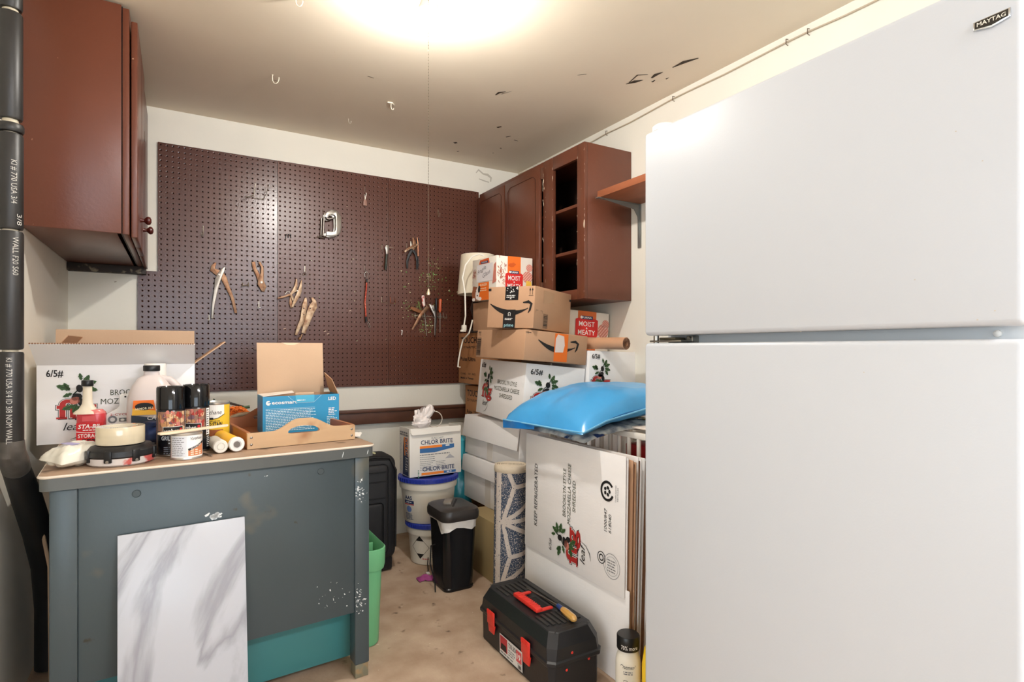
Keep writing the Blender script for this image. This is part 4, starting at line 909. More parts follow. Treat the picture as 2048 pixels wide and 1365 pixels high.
carton('cheese_carton', 'white leaf logo carton under the kraft paper roll, mostly behind the blue bag', 'box', (1.812, 2.275, .829), (w, .31, h), (0, 0, 1.6), WCARD, a)
t = thing('kraft_paper_roll', 'roll of brown kraft paper lying above the blue bag on a leaf logo carton', 'paper roll')
A, B = Vector((1.772, 1.975, 1.124)), Vector((1.715, 2.275, 1.128)); dr = (B - A).normalized()
rm = MB(); up = Vector((0, 0, 1)); sd = dr.cross(up).normalized()
Mx = Matrix((sd, dr.cross(sd) * -1, dr)).transposed().to_4x4(); Mx.translation = A
Lr = (B - A).length
KROLL = mat('kraft_paper', (192, 148, 116), .55, spec=.4)
rm.lathe([(.012, .004), (.0125, 0), (.016, 0), (.0165, .0012), (.019, .0012), (.0195, 0), (.0265, 0), (.0285, .001), (.0285, Lr), (.012, Lr), (.012, .004)], 32, KROLL, M=Mx, cap=False)
rm.build('paper_roll', t)
sp = [Mx @ Vector(((.0115 + .0165 * k / 60) * math.cos(k * .63), (.0115 + .0165 * k / 60) * math.sin(k * .63), -.0006)) for k in range(61)]
MB().tube(sp, .0006, mat('paper_edge', (96, 62, 44), .8), 5).build('wound_edge', t)

# lamp with a cream shade behind the cartons, and the white cord
t = thing('table_lamp', 'table lamp with cream shade standing at the back behind the dog food carton', 'lamp', (1.512, 2.962, 1.1945))
SHD = mat('cream_lampshade', (226, 216, 194), .8, var=.03, vscale=30)
MB().lathe([(.117, .222), (.118, .222), (.098, .452), (.096, .452), (.115, .222)], 40, SHD, cap=False).build('lamp_shade', t)
MB().lathe([(.0, 0), (.06, 0), (.06, .014), (.022, .03), (.03, .09), (.045, .14), (.03, .19), (.012, .215), (.010, .30), (.0, .30)], 28, mat('dark_lamp_base', (40, 30, 26), .4)).build('lamp_base', t)
CORD = mat('white_cord', (230, 226, 214), .45)
c1 = [onT(*z, 3.10) for z in ((968, 512), (958, 508.5), (945, 513), (931, 530), (925, 556), (930, 586), (931, 632), (928, 652))]
c2 = [onT(x, y, 3.12) for x, y in ((1000, 622), (952, 624), (945, 640), (942, 654), (938, 667))] + [onT(x, y, 3.16) for x, y in ((926, 680), (921, 700), (917, 722), (916, 734), (921, 735))]
t = thing('extension_cord', 'white extension cord looping over the lampshade and down the lettered cartons', 'cord')
MB().tube(c1, .0042, CORD, 8).build('cord_strand', t)
MB().tube(c2[2:], .0042, CORD, 8).build('cord_strand', t)
pq = c1[-1]; MB().box(pq + Vector((-.012, -.012, -.028)), pq + Vector((.012, .012, .004)), CORD, .005).box(pq + Vector((-.02, -.010, -.034)), pq + Vector((.01, .010, -.022)), CORD, .004).build('plug', t)

# ------------------------------------------------------------------ rolled rug
t = thing('rolled_rug', 'blue and white patterned rug rolled up and standing on end', 'rug', (1.285, 2.205, 0), (R_(-1), R_(1.5), 0))
RB = mat('rug_blue_pile', (200, 192, 184), .95, rgb2=(62, 76, 98), thr=(.38, .47), vscale=230, bump=.5, bscale=260)
RW = mat('rug_white_pile', (206, 196, 188), .95, rgb2=(96, 100, 112), thr=(.62, .68), vscale=120, bump=.5, bscale=260)
RH = .575
MB().lathe([(.070, 0), (.0735, .004), (.074, RH - .03), (.073, RH - .004), (.066, RH)], 48, RB).build('rug_roll', t)
sp = []
for k in range(150): r = .014 + .056 * k / 150; sp.append(Vector((r * math.cos(k * .235), r * math.sin(k * .235), RH + .001)))
rp = MB(); BACK = mat('rug_backing', (214, 200, 178), .9, bump=.3, bscale=120)
rp.tube(sp, .0046, BACK, 6); rp.lathe([(.0735, RH - .028), (.0765, RH - .024), (.0765, RH - .006), (.073, RH + .004), (.068, RH + .005), (.066, RH - .01)], 48, BACK, cap=False); rp.build('wound_edge', t)
a = Art()
def rs(p, q, wd): a.stroke([(p[0] + (q[0] - p[0]) * k / 10, p[1] + (q[1] - p[1]) * k / 10) for k in range(11)], wd, RW, 0)
cw = .0185
for (p, q) in (((.02, .335), (.16, .42)), ((.02, .335), (.16, .345)), ((.02, .335), (.16, .27)), ((.02, .335), (.07, .49)), ((.02, .335), (.055, .185)), ((.055, .185), (.16, .20)), ((.055, .185), (.02, .07)), ((.02, .07), (.14, .145)), ((.02, .07), (.02, .0)), ((.07, .49), (.16, .495)), ((.02, .335), (-.02, .335)), ((.02, .07), (.10, .012)), ((-.005, .0), (-.005, .56)), ((.07, .49), (.045, .55)), ((.16, .0), (.16, .56))): rs(p, q, cw if p[0] > -.004 else .03)
rr = random.Random(4)
for k in range(60): a.ell(-.012 + rr.gauss(0, .012), rr.uniform(.05, .54), .004, .006, RW, 1, 7, rr.random(), .6)
a.build('woven_pattern', t, cyl_map(.0745, R_(198), 0, eps=.0012), )

# ------------------------------------------------------------------ flattened cartons leaning by the tool box
def flat_carton(label, x0, y0, y1, z1, lean, th=.010, m=WCARD, art=None, lower=None, group='flattened cartons leaning in a row'):
    t = thing('flattened_carton', label, 'cardboard', (x0, 0, 0), (0, R_(lean), 0), group)
    zb = lower if lower else .001
    MB().box((0, y0, zb), (.0035, y1, z1), m, .0008).box((th - .0035, y0 - .004, .001), (th, y1 + .004, z1 - .006), m, .0008).build('carton_panel', t)
    MB().box((.0035, y0 + .001, zb + .004), (th - .0036, y1 - .001, z1 - .012), EDGE).build('corrugated_core', t)
    if lower: MB().box((.005, y0 - .018, .001), (.0085, y1 - .01, lower + .03), m, .0008).build('lower_flap', t)
    if art: art.build('printed_front', t, face_map((0, y1, 0), (0, -1, 0), (0, 0, 1), eps=.0009))
    return t
a = Art(); r9 = R_(90); YW = .612
def up(s, u, z, h, m, w, bold=0.0, shear=.12): a.text(s, u, z, h, m, 1, w=w, rot=r9, bold=bold, shear=shear)
up('KEEP REFRIGERATED', .092, .384, .022, K_, .25)
up('BROOKLYN STYLE', .286, .470, .019, OLIV_, .180); up('MOZZARELLA CHEESE', .316, .448, .019, OLIV_, .225); up('SHREDDED', .346, .500, .019, OLIV_, .115)
up('1000/847', .522, .480, .014, K_, .078); up('618040', .545, .480, .014, K_, .062); up('6/5#', .196, .318, .017, K_, .045)
fig_logo(a, .440, .300, .235, .150, rot=r9)
a.ring(.522, .618, .026, .035, K_, 1, a0=.6, a1=5.9)
for k in range(5): a.ell(.522 + .012 * math.cos(k * 1.257), .618 + .012 * math.sin(k * 1.257), .006, .007, K_, 1, 8, k)
a.text('CORRUGATED', .569, .590, .006, GRY_, 1, w=.056, rot=r9); a.text('RECYCLES', .579, .594, .006, GRY_, 1, w=.045, rot=r9)
a.ring(.550, .372, .040, .0415, GRY_, 1); a.ring(.550, .372, .031, .032, GRY_, 1); a.lines(.528, .388, .572, 5, .009, .0035, GRY_, 1, 8); a.ring(.496, .386, .018, .021, K_, 1); a.ring(.496, .386, .008, .012, K_, 1)
flat_carton('foremost flattened white carton with sideways black lettering, beside the black tool box', 1.243, 1.402, 2.014, .748, 1.0, .009, WCARD, a, .285)
flat_carton('brown flattened carton directly behind the foremost white lettered one', 1.262, 1.392, 1.98, .735, 1.2, .012, KRAFT, group=None)
flat_carton('second flattened white carton, behind the brown one', 1.284, 1.398, 2.0, .742, 1.6, .014, WCARD)
flat_carton('flattened white carton with a curled top edge, third white one back', 1.312, 1.402, 1.96, .735, 2.0, .022, WCARD)
flat_carton('rearmost flattened brown carton, against the refrigerator door edge', 1.352, 1.398, 1.96, .725, 1.8, .010, KRAFT_D, group=None)
# white railed crate behind them, with a red pack in it
t = thing('white_crate', 'white railed crate behind the flattened cartons, under the bags', 'crate', (1.66, 1.76, 0))
CW = mat('white_crate_plastic', (232, 226, 216), .45)
fr = MB()
for z in (.03, .40, .775): fr.box((-.24, -.33, z), (.24, -.312, z + .022), CW, .003).box((-.24, .312, z), (.24, .33, z + .022), CW, .003).box((-.24, -.33, z), (-.222, .33, z + .022), CW, .003).box((.222, -.33, z), (.24, .33, z + .022), CW, .003)
for sx in (-.24, .222):
    for sy in (-.33, .312): fr.box((sx, sy, 0), (sx + .018, sy + .018, .797), CW, .003)
fr.box((-.22, -.31, .03), (.22, .31, .04), CW); fr.build('crate_frame', t)
for k in range(12): y = -.285 + k * .052; MB().cyl((-.231, y, .05), (-.231, y, .776), .008, CW, 10).build('rail', t)
for k in range(8): x = -.19 + k * .054; MB().cyl((x, -.321, .05), (x, -.321, .776), .008, CW, 10).build('rail', t)
rp = thing('red_pack', 'red pack showing between the white crate rails', 'package', (1.655, 1.76, .0412))
MB().box((-.18, -.28, 0), (.18, -.11, .70), mat('red_pack_card', (176, 36, 40), .4), .006).build('pack_body', rp)
MB().box((-.1815, -.26, .52), (-.1805, -.13, .62), mat('pack_label', (236, 228, 222), .4)).build('pack_label', rp)

# ------------------------------------------------------------------ soft bags
def soft(mb, fn_c, lx, ly, hz, m, seed=1, nx=34, ny=34, amp=.006, sc=9, pw=.45, edge=.0):
    """a closed soft bag: two skins meeting in a seam"""
    def skin(sg):
        def f(u, v):
            x, y = (u - .5) * 2, (v - .5) * 2; e = max(0, 1 - abs(x) ** 2.6) ** pw * max(0, 1 - abs(y) ** 2.6) ** pw
            p = Vector((x * lx / 2 * (1 - .05 * (1 - abs(y))), y * ly / 2 * (1 - .05 * (1 - abs(x))), 0))
            n = noise.fractal(Vector((p.x * sc, p.y * sc, seed * 3.7 + sg)), 1, 2, 4)
            p.z = sg * (hz * (e if sg > 0 else e * .55) + amp * n * (.4 + e)) * (1 if e > 0 else 0)
            return fn_c(p)
        return f
    mb.grid(nx, ny, skin(1), m); mb.grid(nx, ny, skin(-1), m); return mb
BLUEV = mat('blue_vinyl', (70, 160, 220), .28, var=.12, vscale=5, spec=.6, bump=.30, bscale=11)
BLUEB = mat('deep_blue_vinyl', (24, 120, 200), .35)
t = thing('blue_bag', 'bright blue vinyl bag lying on the flattened cartons and crate', 'bag', (1.49, 1.815, .874), (R_(-1), R_(-1.5), R_(1)))
mb = MB(); soft(mb, lambda p: p + Vector((0, 0, -.06 * max(0, -p.x / .3) ** 2 * (1 if p.x < 0 else 0))), .62, .53, .085, BLUEV, 3, amp=.007, sc=7, pw=.40)
mb.build('bag_body', t)
sm = [Vector((-.31, y, -.058)) for y in (-.262, -.15, -.05, .05, .15, .262)] 
MB().tube([Vector((.3, -.265, 0)), Vector((.0, -.258, .0)), Vector((-.20, -.262, -.028)), Vector((-.305, -.265, -.058))] + sm[1:], .0032, mat('bag_piping', (120, 190, 232), .35), 8).build('piping', t)
MB().grid(10, 4, lambda u, v: Vector((-.312 + .004 * math.sin(u * 9), .03 + u * .235, -.058 - v * .035 * (.5 + .5 * u))), BLUEB, .002).build('end_flap', t)
t = thing('printed_plastic_bag', 'grey plastic bag with yellow print squeezed under the blue bag', 'bag', (1.445, 1.775, .806), (0, R_(0), 0))
GB = mat('grey_printed_plastic', (120, 124, 132), .22, rgb2=(214, 210, 200), thr=(.4, .62), vscale=16, spec=.7)
speckle(GB, (222, 176, 40), 9, .60, .63); speckle(GB, (40, 50, 90), 10, .62, .66, (4, 2, 0))
mb = MB(); soft(mb, lambda p: p + Vector((0, 0, -.022 * max(0, -p.x / .2) ** 2 * (1 if p.x < 0 else 0))), .48, .44, .020, GB, 5, amp=.006, sc=22, pw=.3); mb.build('bag_body', t)
MB().box((-.02, -.30, .005), (.18, -.215, .011), mat('pale_bag_print', (226, 212, 200), .35), .002).build('folded_end', t)
TQ = mat('turquoise_plastic', (66, 178, 196), .28, var=.15, vscale=12, spec=.7)
t = thing('turquoise_bag', 'turquoise plastic bag squeezed behind the shredder and the bleach tablet carton', 'bag', (1.388, 2.972, 0))
mb = MB()
def tqf(u, v):
    an = u * 2 * math.pi; z = .60 * v; r = (.105 * (1 - .35 * v)) * (1 if v < .98 else .5); n = noise.fractal(Vector((math.cos(an) * 1.6, math.sin(an) * 1.6, z * 9)), 1, 2, 4)
    return Vector(((r + .02 * n) * math.cos(an) * .85, (r + .02 * n) * math.sin(an), z))
mb.grid(40, 30, tqf, TQ); mb.build('bag_body', t)

# ------------------------------------------------------------------ open carton on the desk
w, d, h = .456, .30, .264
t = thing('open_cheese_carton', 'large open white cheese carton with flaps up at the back of the desk', 'box', (-.171, 2.556, .7805), (0, 0, R_(-1.1)))
th = .004; mb = MB()
mb.box((-w / 2, -d / 2, 0), (w / 2, -d / 2 + th, h), WCARD, .001).box((-w / 2, d / 2 - th, 0), (w / 2, d / 2, h), WCARD).box((-w / 2, -d / 2 + th, 0), (-w / 2 + th, d / 2 - th, h), WCARD).box((w / 2 - th, -d / 2 + th, 0), (w / 2, d / 2 - th, h), WCARD).box((-w / 2 + th, -d / 2 + th, 0), (w / 2 - th, d / 2 - th, th), KRAFT)
mb.build('carton_body', t)
def flap(px, py, pz, lx, ly, M, mo, mi_, name='carton_flap', ser=None):
    mb = MB().box((-lx / 2, 0, 0), (lx / 2, .0022, ly), mo, M=M).box((-lx / 2, .0022, 0), (lx / 2, .0044, ly), mi_, M=M)
    if ser:
        for k in range(int(lx / .007)): mb.box((-lx / 2 + k * .007, .0004, ly - .001), (-lx / 2 + k * .007 + .004, .004, ly + .0022), EDGE, M=M)
    return mb.build(name, t)
flap(0, 0, 0, w, .125, Matrix.Translation((0, -d / 2, h)) @ Matrix.Rotation(R_(56), 4, 'X'), WCARD, KRAFT, ser=1)
flap(0, 0, 0, w, .13, Matrix.Translation((0, d / 2 - .004, h)) @ Matrix.Rotation(R_(-4), 4, 'X'), KRAFT_L, WCARD)
flap(0, 0, 0, d - .01, .13, Matrix.Translation((w / 2, 0, h)) @ Matrix.Rotation(R_(90), 4, 'Z') @ Matrix.Rotation(R_(52), 4, 'X'), KRAFT_L, KRAFT)
flap(0, 0, 0, d - .01, .13, Matrix.Translation((-w / 2, 0, h)) @ Matrix.Rotation(R_(-90), 4, 'Z') @ Matrix.Rotation(R_(-38), 4, 'X'), KRAFT_L, KRAFT)
cheese_side(w, h, .64).build('printed_front', t, face_map((-w / 2, -d / 2, 0), (1, 0, 0), (0, 0, 1)))

# ------------------------------------------------------------------ things on the desk top
ZD = .7805
def at(px, py, z=ZD): p = onZ(px, py, z); return (p.x, p.y, z)
CAMD = lambda x, y: math.atan2(-y, -x)      # direction from a thing towards the camera
# zip bag of white powder
t = thing('zip_bag', 'clear zip bag of white powder at the desk corner beside the round organizer', 'bag', (-.238, 1.950, ZD + .024), (R_(4), R_(-4), R_(38)))
BAGM = mat('clear_bag_powder', (226, 222, 208), .16, var=.06, vscale=20, spec=.9, coat=.6, bump=.45, bscale=26)
mb = MB(); soft(mb, lambda p: p, .135, .10, .036, BAGM, 8, 26, 22, amp=.006, sc=26, pw=.42); mb.build('bag_body', t)
MB().box((-.034, -.020, .0385), (-.012, .016, .0400), mat('lilac_bag_print', (170, 164, 206), .3), .0005, M=Matrix.Rotation(R_(10), 4, 'Z') @ Matrix.Rotation(R_(4), 4, 'Y')).build('printed_label', t)
# round organiser with a roll of tape on top
t = thing('round_organizer', 'round clear organizer with black lid and red bits inside, under the tape roll', 'organizer', (-.136, 1.936, ZD), (0, 0, R_(10)))
RO = .080; CLP = mat('clear_organizer_plastic', (206, 200, 196), .15, rgb2=(186, 84, 80), thr=(.52, .60), vscale=22, spec=.8)
MB().lathe([(.0, 0), (RO - .006, 0), (RO, .005), (RO + .001, .022), (0, .022)], 44, CLP).build('clear_tray', t)
l = MB().lathe([(0, .0222), (RO + .001, .0222), (RO + .004, .026), (RO + .003, .040), (RO - .010, .052), (RO - .04, .055), (0, .055)], 44, BLACKP)
l.build('lid', t)
for k in range(8):
    an = k * math.pi / 4 + .3; MB().box((RO - .002, -.009, .012), (RO + .0065, .009, .044), mat('black_clip', (16, 16, 18), .3), .002, M=Matrix.Rotation(an, 4, 'Z')).lathe([(0, 0), (.004, 0), (.004, .003), (0, .0035)], 10, CHROME, M=Matrix.Rotation(an, 4, 'Z') @ Matrix.Translation((RO + .005, 0, .016)) @ Matrix.Rotation(R_(90), 4, 'Y')).build('latch_clip', t)
t = thing('tape_roll', 'wide roll of clear packing tape lying on the round organizer', 'tape', (-.138, 1.932, ZD + .0555))
TP = mat('packing_tape_roll', (208, 196, 168), .14, spec=.7, coat=.5, var=.05, vscale=60, stretch=(.05, .05, 1))
MB().lathe([(.0405, 0), (.0572, 0), (.058, .002), (.058, .046), (.0572, .048), (.0405, .048), (.0405, 0)], 56, TP, cap=False).build('tape_winding', t)
MB().lathe([(.038, .0006), (.0403, .0006), (.0403, .0474), (.038, .0474), (.038, .0006)], 48, mat('tape_core_card', (226, 216, 194), .6), cap=False).build('cardboard_core', t)
# fuel additive bottle
x, y = -.244, 2.318
t = thing('additive_bottle', 'red bottle with long pale neck and black cap in front of the open carton', 'bottle', (x, y, ZD), (0, 0, R_(-8)))
RB2 = mat('red_liquid_plastic', (206, 66, 72), .22, spec=.6, sss=.1); PLN = mat('pale_bottle_neck', (226, 214, 192), .35)
MB().lathe([(0, 0), (.036, 0), (.040, .004), (.040, .100), (.039, .106)], 36, RB2, sx=1.0, sy=.62, power=3.2).build('bottle_body', t)
MB().lathe([(.039, .106), (.037, .112), (.024, .122), (.0155, .138), (.0135, .155), (.0125, .196), (0, .196)], 32, PLN, M=Matrix.Translation((-.012, 0, 0)), sx=1.0, sy=.75, cap=False).lathe([(.0392, .1045), (.0385, .110), (.030, .119), (0, .121)], 32, mat('pink_shoulder', (216, 120, 116), .25), sx=1.0, sy=.62).build('bottle_neck', t)
MB().lathe([(0, .1965), (.0155, .1965), (.0165, .199), (.0165, .213), (.015, .216), (0, .216)], 28, BLACKP, M=Matrix.Translation((-.012, 0, 0))).build('cap', t)
a = Art(); LBR = ink('label_red', (196, 34, 38)); a.rect(-.036, .006, .036, .078, LBR, 0); a.text('STA-BIL', 0, .060, .013, WHT_, 2, w=.062, align='c', bold=.022, shear=.2); a.lines(-.018, .053, .02, 1, .004, .0025, WHT_, 2, 3)
a.stroke([(-.036, .050), (-.01, .046), (.036, .0475)], .0016, WHT_, 2); a.text('STORAGE', 0, .030, .012, WHT_, 2, w=.062, align='c', bold=.012); a.lines(-.02, .022, .024, 3, .005, .003, K_, 2, 5); a.poly([(-.036, .006), (.036, .006), (.036, .012)], WHT_, 1)
a.rect(-.020, .083, .016, .100, ink('label_pink', (206, 84, 88)), 1)
a.build('printed_label', t, face_map((0, -.0252, 0), (1, 0, 0), (0, 0, 1), eps=.0008))
# white oil pouch shaped bottle
t = thing('oil_bottle', 'flat white bottle with hang hole and small label behind the tape roll', 'bottle', (-.150, 2.322, ZD), (0, 0, R_(-6)))
pts = [(-.058, 0), (.058, 0), (.060, .02), (.060, .092), (.052, .104), (.030, .118), (.023, .126), (.022, .162), (.017, .167), (-.012, .167), (-.018, .162), (-.018, .128), (-.026, .118), (-.052, .104), (-.060, .092), (-.060, .02)]
MB().prism(pts, 'y', -.016, .016, mat('white_pouch', (232, 232, 230), .25), bev=.006).build('bottle_body', t)
a = Art(); a.ell(.0, .158, .003, .003, K_, 1, 10); a.text('2-CYCLE OIL', 0, .096, .007, ink('red', (168, 40, 38)), 1, w=.085, align='c', bold=.01); a.ring(-.036, .083, .007, .013, GRY_, 1); a.rect(-.018, .075, .056, .088, ink('label_grey', (110, 112, 112)), 1)
for k in range(4): a.ell(-.008 + k * .017, .081, .006, .004, WHT_, 2, 10)
a.rect(-.044, .046, .056, .071, WHT_, 1); a.lines(-.040, .064, .03, 1, .005, .0035, GRY_, 2, 3); a.text('2-CYCLE ENGINE OIL', 0, .055, .006, K_, 2, w=.088, align='c', bold=.02); a.rect(-.044, .044, .056, .051, ink('oil_green', (50, 90, 76)), 2); a.lines(-.04, .046, .05, 1, .005, .003, WHT_, 3, 4)
a.build('printed_label', t, face_map((0, -.0162, 0), (1, 0, 0), (0, 0, 1), eps=.0008))
# car wash jug with side handle
t = thing('wash_jug', 'translucent handled jug with orange label and black cap behind the spray cans', 'jug', (-.075, 2.245, ZD + .0), (0, 0, R_(-5)))
JG = mat('milky_jug_plastic', (210, 198, 194), .3, spec=.5, sss=.15)
jx = lambda r, z: (r, z)
MB().lathe([(0, 0), (.060, 0), (.066, .006), (.066, .13), (.064, .16), (.054, .195), (.036, .222), (.022, .232), (.021, .245), (0, .245)], 36, JG, sx=1.05, sy=.75, power=2.6).build('jug_body', t)
MB().tube([(.026, 0, .222), (.052, 0, .216), (.082, 0, .185), (.094, 0, .13), (.088, 0, .085), (.062, 0, .07)], [.010, .011, .011, .011, .011, .012], JG, 14).build('handle', t)
MB().lathe([(0, .2455), (.0235, .2455), (.0245, .248), (.0245, .262), (.023, .264), (0, .264)], 28, BLACKP).build('cap', t)
a = Art(); JN = ink('label_navy', (42, 52, 66)); a.poly([(-.050, .006), (.060, .006), (.060, .085), (-.050, .105)], JN, 0); a.poly([(-.048, .104), (.020, .104), (.012, .152), (-.044, .152)], ORG_, 1); a.poly([(-.048, .104), (.022, .104), (.016, .118), (-.046, .126)], ink('label_yellow', (236, 180, 60)), 2)
a.ell(-.014, .132, .026, .012, K_, 3, 16); a.text('ARMOR ALL', -.014, .122, .007, ink('label_cream', (240, 226, 190)), 4, w=.052, align='c', rot=.08, bold=.014); a.text('CAR', .012, .088, .013, WHT_, 3, w=.035, align='c', shear=.2); a.text('WASH', .010, .064, .016, WHT_, 3, w=.060, align='c', shear=.2); a.stroke([(-.05, .052), (0, .058), (.06, .056)], .002, ink('pale_blue', (150, 180, 200)), 3); a.poly([(-.05, .01), (.06, .01), (.06, .04), (-.05, .03)], ink('label_blue', (40, 84, 150)), 3)
a.build('printed_label', t, face_map((0, -.0505, 0), (1, 0, 0), (0, 0, 1), eps=.0012))
# white round canister behind the jug
MB_ = MB().lathe([(0, 0), (.033, 0), (.034, .003), (.034, .262), (.032, .268), (0, .268)], 32, WHITEP)
o = MB_.build('canister'); o.location = (-.068, 2.345, ZD); tag(o, 'tall white round canister just behind the black capped jug', 'canister')
# spray cans
def spray(label, x, y, r, h, turn, seed):
    t = thing('spray_can', label, 'spray can', (x, y, ZD), (0, 0, turn), 'black capped cooking spray cans')
    MB().lathe([(0, .001), (r - .004, .001), (r - .001, 0), (r, .003), (r, h - .072), (r - .002, h - .068), (0, h - .068)], 40, mat('black_can_print', (24, 24, 28), .22)).build('can_body', t)
    MB().lathe([(0, h - .0675), (r + .0004, h - .0675), (r + .0004, h - .004), (r - .002, h), (r - .006, h), (r - .008, h - .003), (0, h - .003)], 40, mat('gloss_black_cap', (14, 14, 16), .08)).build('cap', t)
    MB().lathe([(r, .0005), (r + .0008, .0015), (r + .0008, .004), (r, .005)], 40, CHROME, cap=False).build('bottom_seam', t)
    a = Art(); g = random.Random(seed); z1 = h - .074; z0 = z1 - .058; hw = r * 1.15
    a.rect(-hw, z0, hw, z1, ink('food_dark', (140, 104, 86)), 0, 14)
    for k in range(34):
        c = g.choice((ink('food_cream', (214, 180, 140)), ink('food_cream', (214, 180, 140)), ink('food_pink', (196, 120, 106)), ink('food_red', (160, 50, 40)), ink('food_tan', (186, 136, 90)), ink('food_violet', (110, 80, 90))))
        u, v = g.uniform(-hw + .006, hw - .006), g.uniform(z0 + .005, z1 - .005); a.ell(u, v, g.uniform(.005, .012), g.uniform(.004, .008), c, 1 + k % 3, 10, g.random() * 3, .3)
    for k in range(5): u = -hw + .008 + k * hw * .42; a.stroke([(u, z1 - .004), (u + .004, z0 + .012)], .0012, ink('grill_mark', (70, 44, 36)), 4)
    zt = z0 - .006; a.rect(-.024, zt - .004, .030, zt + .020, ink('cap_white', (216, 214, 208)), 5, 8); a.rect(-.0225, zt - .0025, .0285, zt + .0185, K_, 6, 8); a.text('weber', -.020, zt + .001, .0125, WHT_, 7, w=.036, bold=.022); a.ell(.0225, zt + .010, .004, .0045, LBR, 7, 10); a.rect(.0205, zt + .001, .0245, zt + .006, LBR, 7)
    a.text('GRILL SPRAY', .003, zt - .020, .012, ink('spray_grey', (190, 196, 204)), 5, w=.062, align='c', bold=.02); a.lines(-.01, .045, .022, 2, .008, .004, ink('spray_grey', (190, 196, 204)), 3, seed); a.lines(-.022, .025, .026, 4, .006, .003, ink('can_text', (120, 124, 132)), 3, seed + 2)
    a.rect(r * 1.22, .05, r * 1.62, z1, WHT_, 1, 8); a.lines(r * 1.26, z1 - .008, r * 1.58, 12, .007, .003, K_, 2, seed); a.lines(r * 1.26, .044, r * 1.58, 6, .006, .0025, WHT_, 2, seed)
    a.build('printed_label', t, cyl_map(r, R_(-90), 0))
spray('black capped spray can with food print behind the small white can', -.018, 2.005, .0375, .206, math.atan2(2.005, -.018) - R_(90) + R_(6), 3)
spray('black capped spray can with food print beside the yellow stain can', .050, 2.042, .0375, .208, math.atan2(2.042, .05) - R_(90) - R_(24), 9)
# small can of finish
x, y = .022, 1.921
t = thing('finish_can', 'small white and orange can in front of the spray cans', 'can', (x, y, ZD), (0, 0, math.atan2(y, x) - R_(90) + R_(12)))
MB().lathe([(0, .001), (.039, .001), (.0412, 0), (.0416, .003), (.0408, .005), (.0408, .070), (.0416, .072), (.0416, .076), (.039, .077), (.038, .073), (0, .073)], 44, mat('tin_rim', (206, 204, 198), .3, .8)).build('can_body', t)
a = Art(); r = .0409; a.rect(-.055, .006, .058, .069, WHT_, 0, 30); a.rect(-.052, .008, -.008, .067, ink('label_pale', (216, 220, 226)), 1, 12); a.lines(-.049, .061, -.012, 10, .0055, .0022, GRY_, 2, 4)
a.poly([(-.004, .010), (.045, .010), (.045, .046), (-.004, .026)], ink('wood_orange', (204, 128, 84)), 1); a.stroke([(-.004, .028), (.02, .037), (.046, .048)], .006, K_, 2); a.text('POLYURETHANE', .020, .034, .005, WHT_, 3, w=.034, align='c', rot=.36); a.text('Varathane', .020, .056, .009, K_, 2, w=.036, align='c', shear=.3)
for k in range(8): a.rect(.002 + (k % 3) * .012, .013 + (k // 3) * .006, .010 + (k % 3) * .012, .016 + (k // 3) * .006, ink('cream_txt', (240, 220, 200)), 2)
a.build('printed_label', t, cyl_map(r, R_(-90), 0))
# paint stirring stick lying on the small can
p0, p1 = Vector((-.045, 1.862, ZD + .0785)), Vector((.125, 1.925, ZD + .0835))
dv = p1 - p0; st = MB(); st.prism([(0, -.010), (.012, -.016), (.05, -.016), (.09, -.010), (dv.length, -.009), (dv.length + .006, -.005), (dv.length + .006, .005), (dv.length, .009), (.09, .010), (.05, .016), (.012, .016), (0, .010)], 'z', 0, .006, mat('pale_stir_wood', (226, 206, 178), .55, var=.1, vscale=40, stretch=(.2, 1, 1)), bev=.0008)
o = st.build('stir_stick'); o.location = p0; o.rotation_euler = (0, -math.asin(dv.z / dv.length), math.atan2(dv.y, dv.x)); tag(o, 'pale wooden stir stick lying across the small white and orange can', 'stick')
# wood stain can
x, y = .111, 2.205
t = thing('stain_can', 'yellow and white wood stain can behind the caulk tubes', 'can', (x, y, ZD), (0, 0, math.atan2(y, x) - R_(90) - R_(14)))
MB().lathe([(0, .001), (.043, .001), (.0462, 0), (.0466, .003), (.0455, .006), (.0455, .130), (.0466, .132), (.0466, .137), (.043, .138), (.042, .133), (0, .133)], 44, _M['tin_rim']).build('can_body', t)
a = Art(); YL = ink('label_yellow2', (232, 192, 48)); a.rect(-.07, .006, .07, .129, YL, 0, 36); a.poly([(-.06, .129), (.040, .129), (.040, .098), (.02, .086), (-.01, .080), (-.06, .080)], WHT_, 1)
a.stroke([(-.06, .079), (-.01, .0795), (.02, .085), (.041, .098)], .002, K_, 2); a.text('Varathane', -.002, .098, .014, K_, 2, w=.066, align='c', shear=.3); a.rect(-.04, .080, .006, .087, K_, 3, 8); a.lines(-.03, .082, .002, 1, .005, .003, WHT_, 4, 2); a.text('WOOD STAIN', -.002, .058, .013, K_, 2, w=.070, align='c', bold=.03); a.lines(-.03, .074, .03, 1, .004, .0022, K_, 2, 7)
a.rect(-.06, .020, .036, .046, ink('stain_brown', (150, 84, 46)), 1, 16); a.rect(-.06, .020, .024, .025, K_, 2, 12); a.lines(-.04, .0212, .02, 1, .004, .0025, WHT_, 3, 2)
a.build('printed_label', t, cyl_map(.0457, R_(-90), 0))
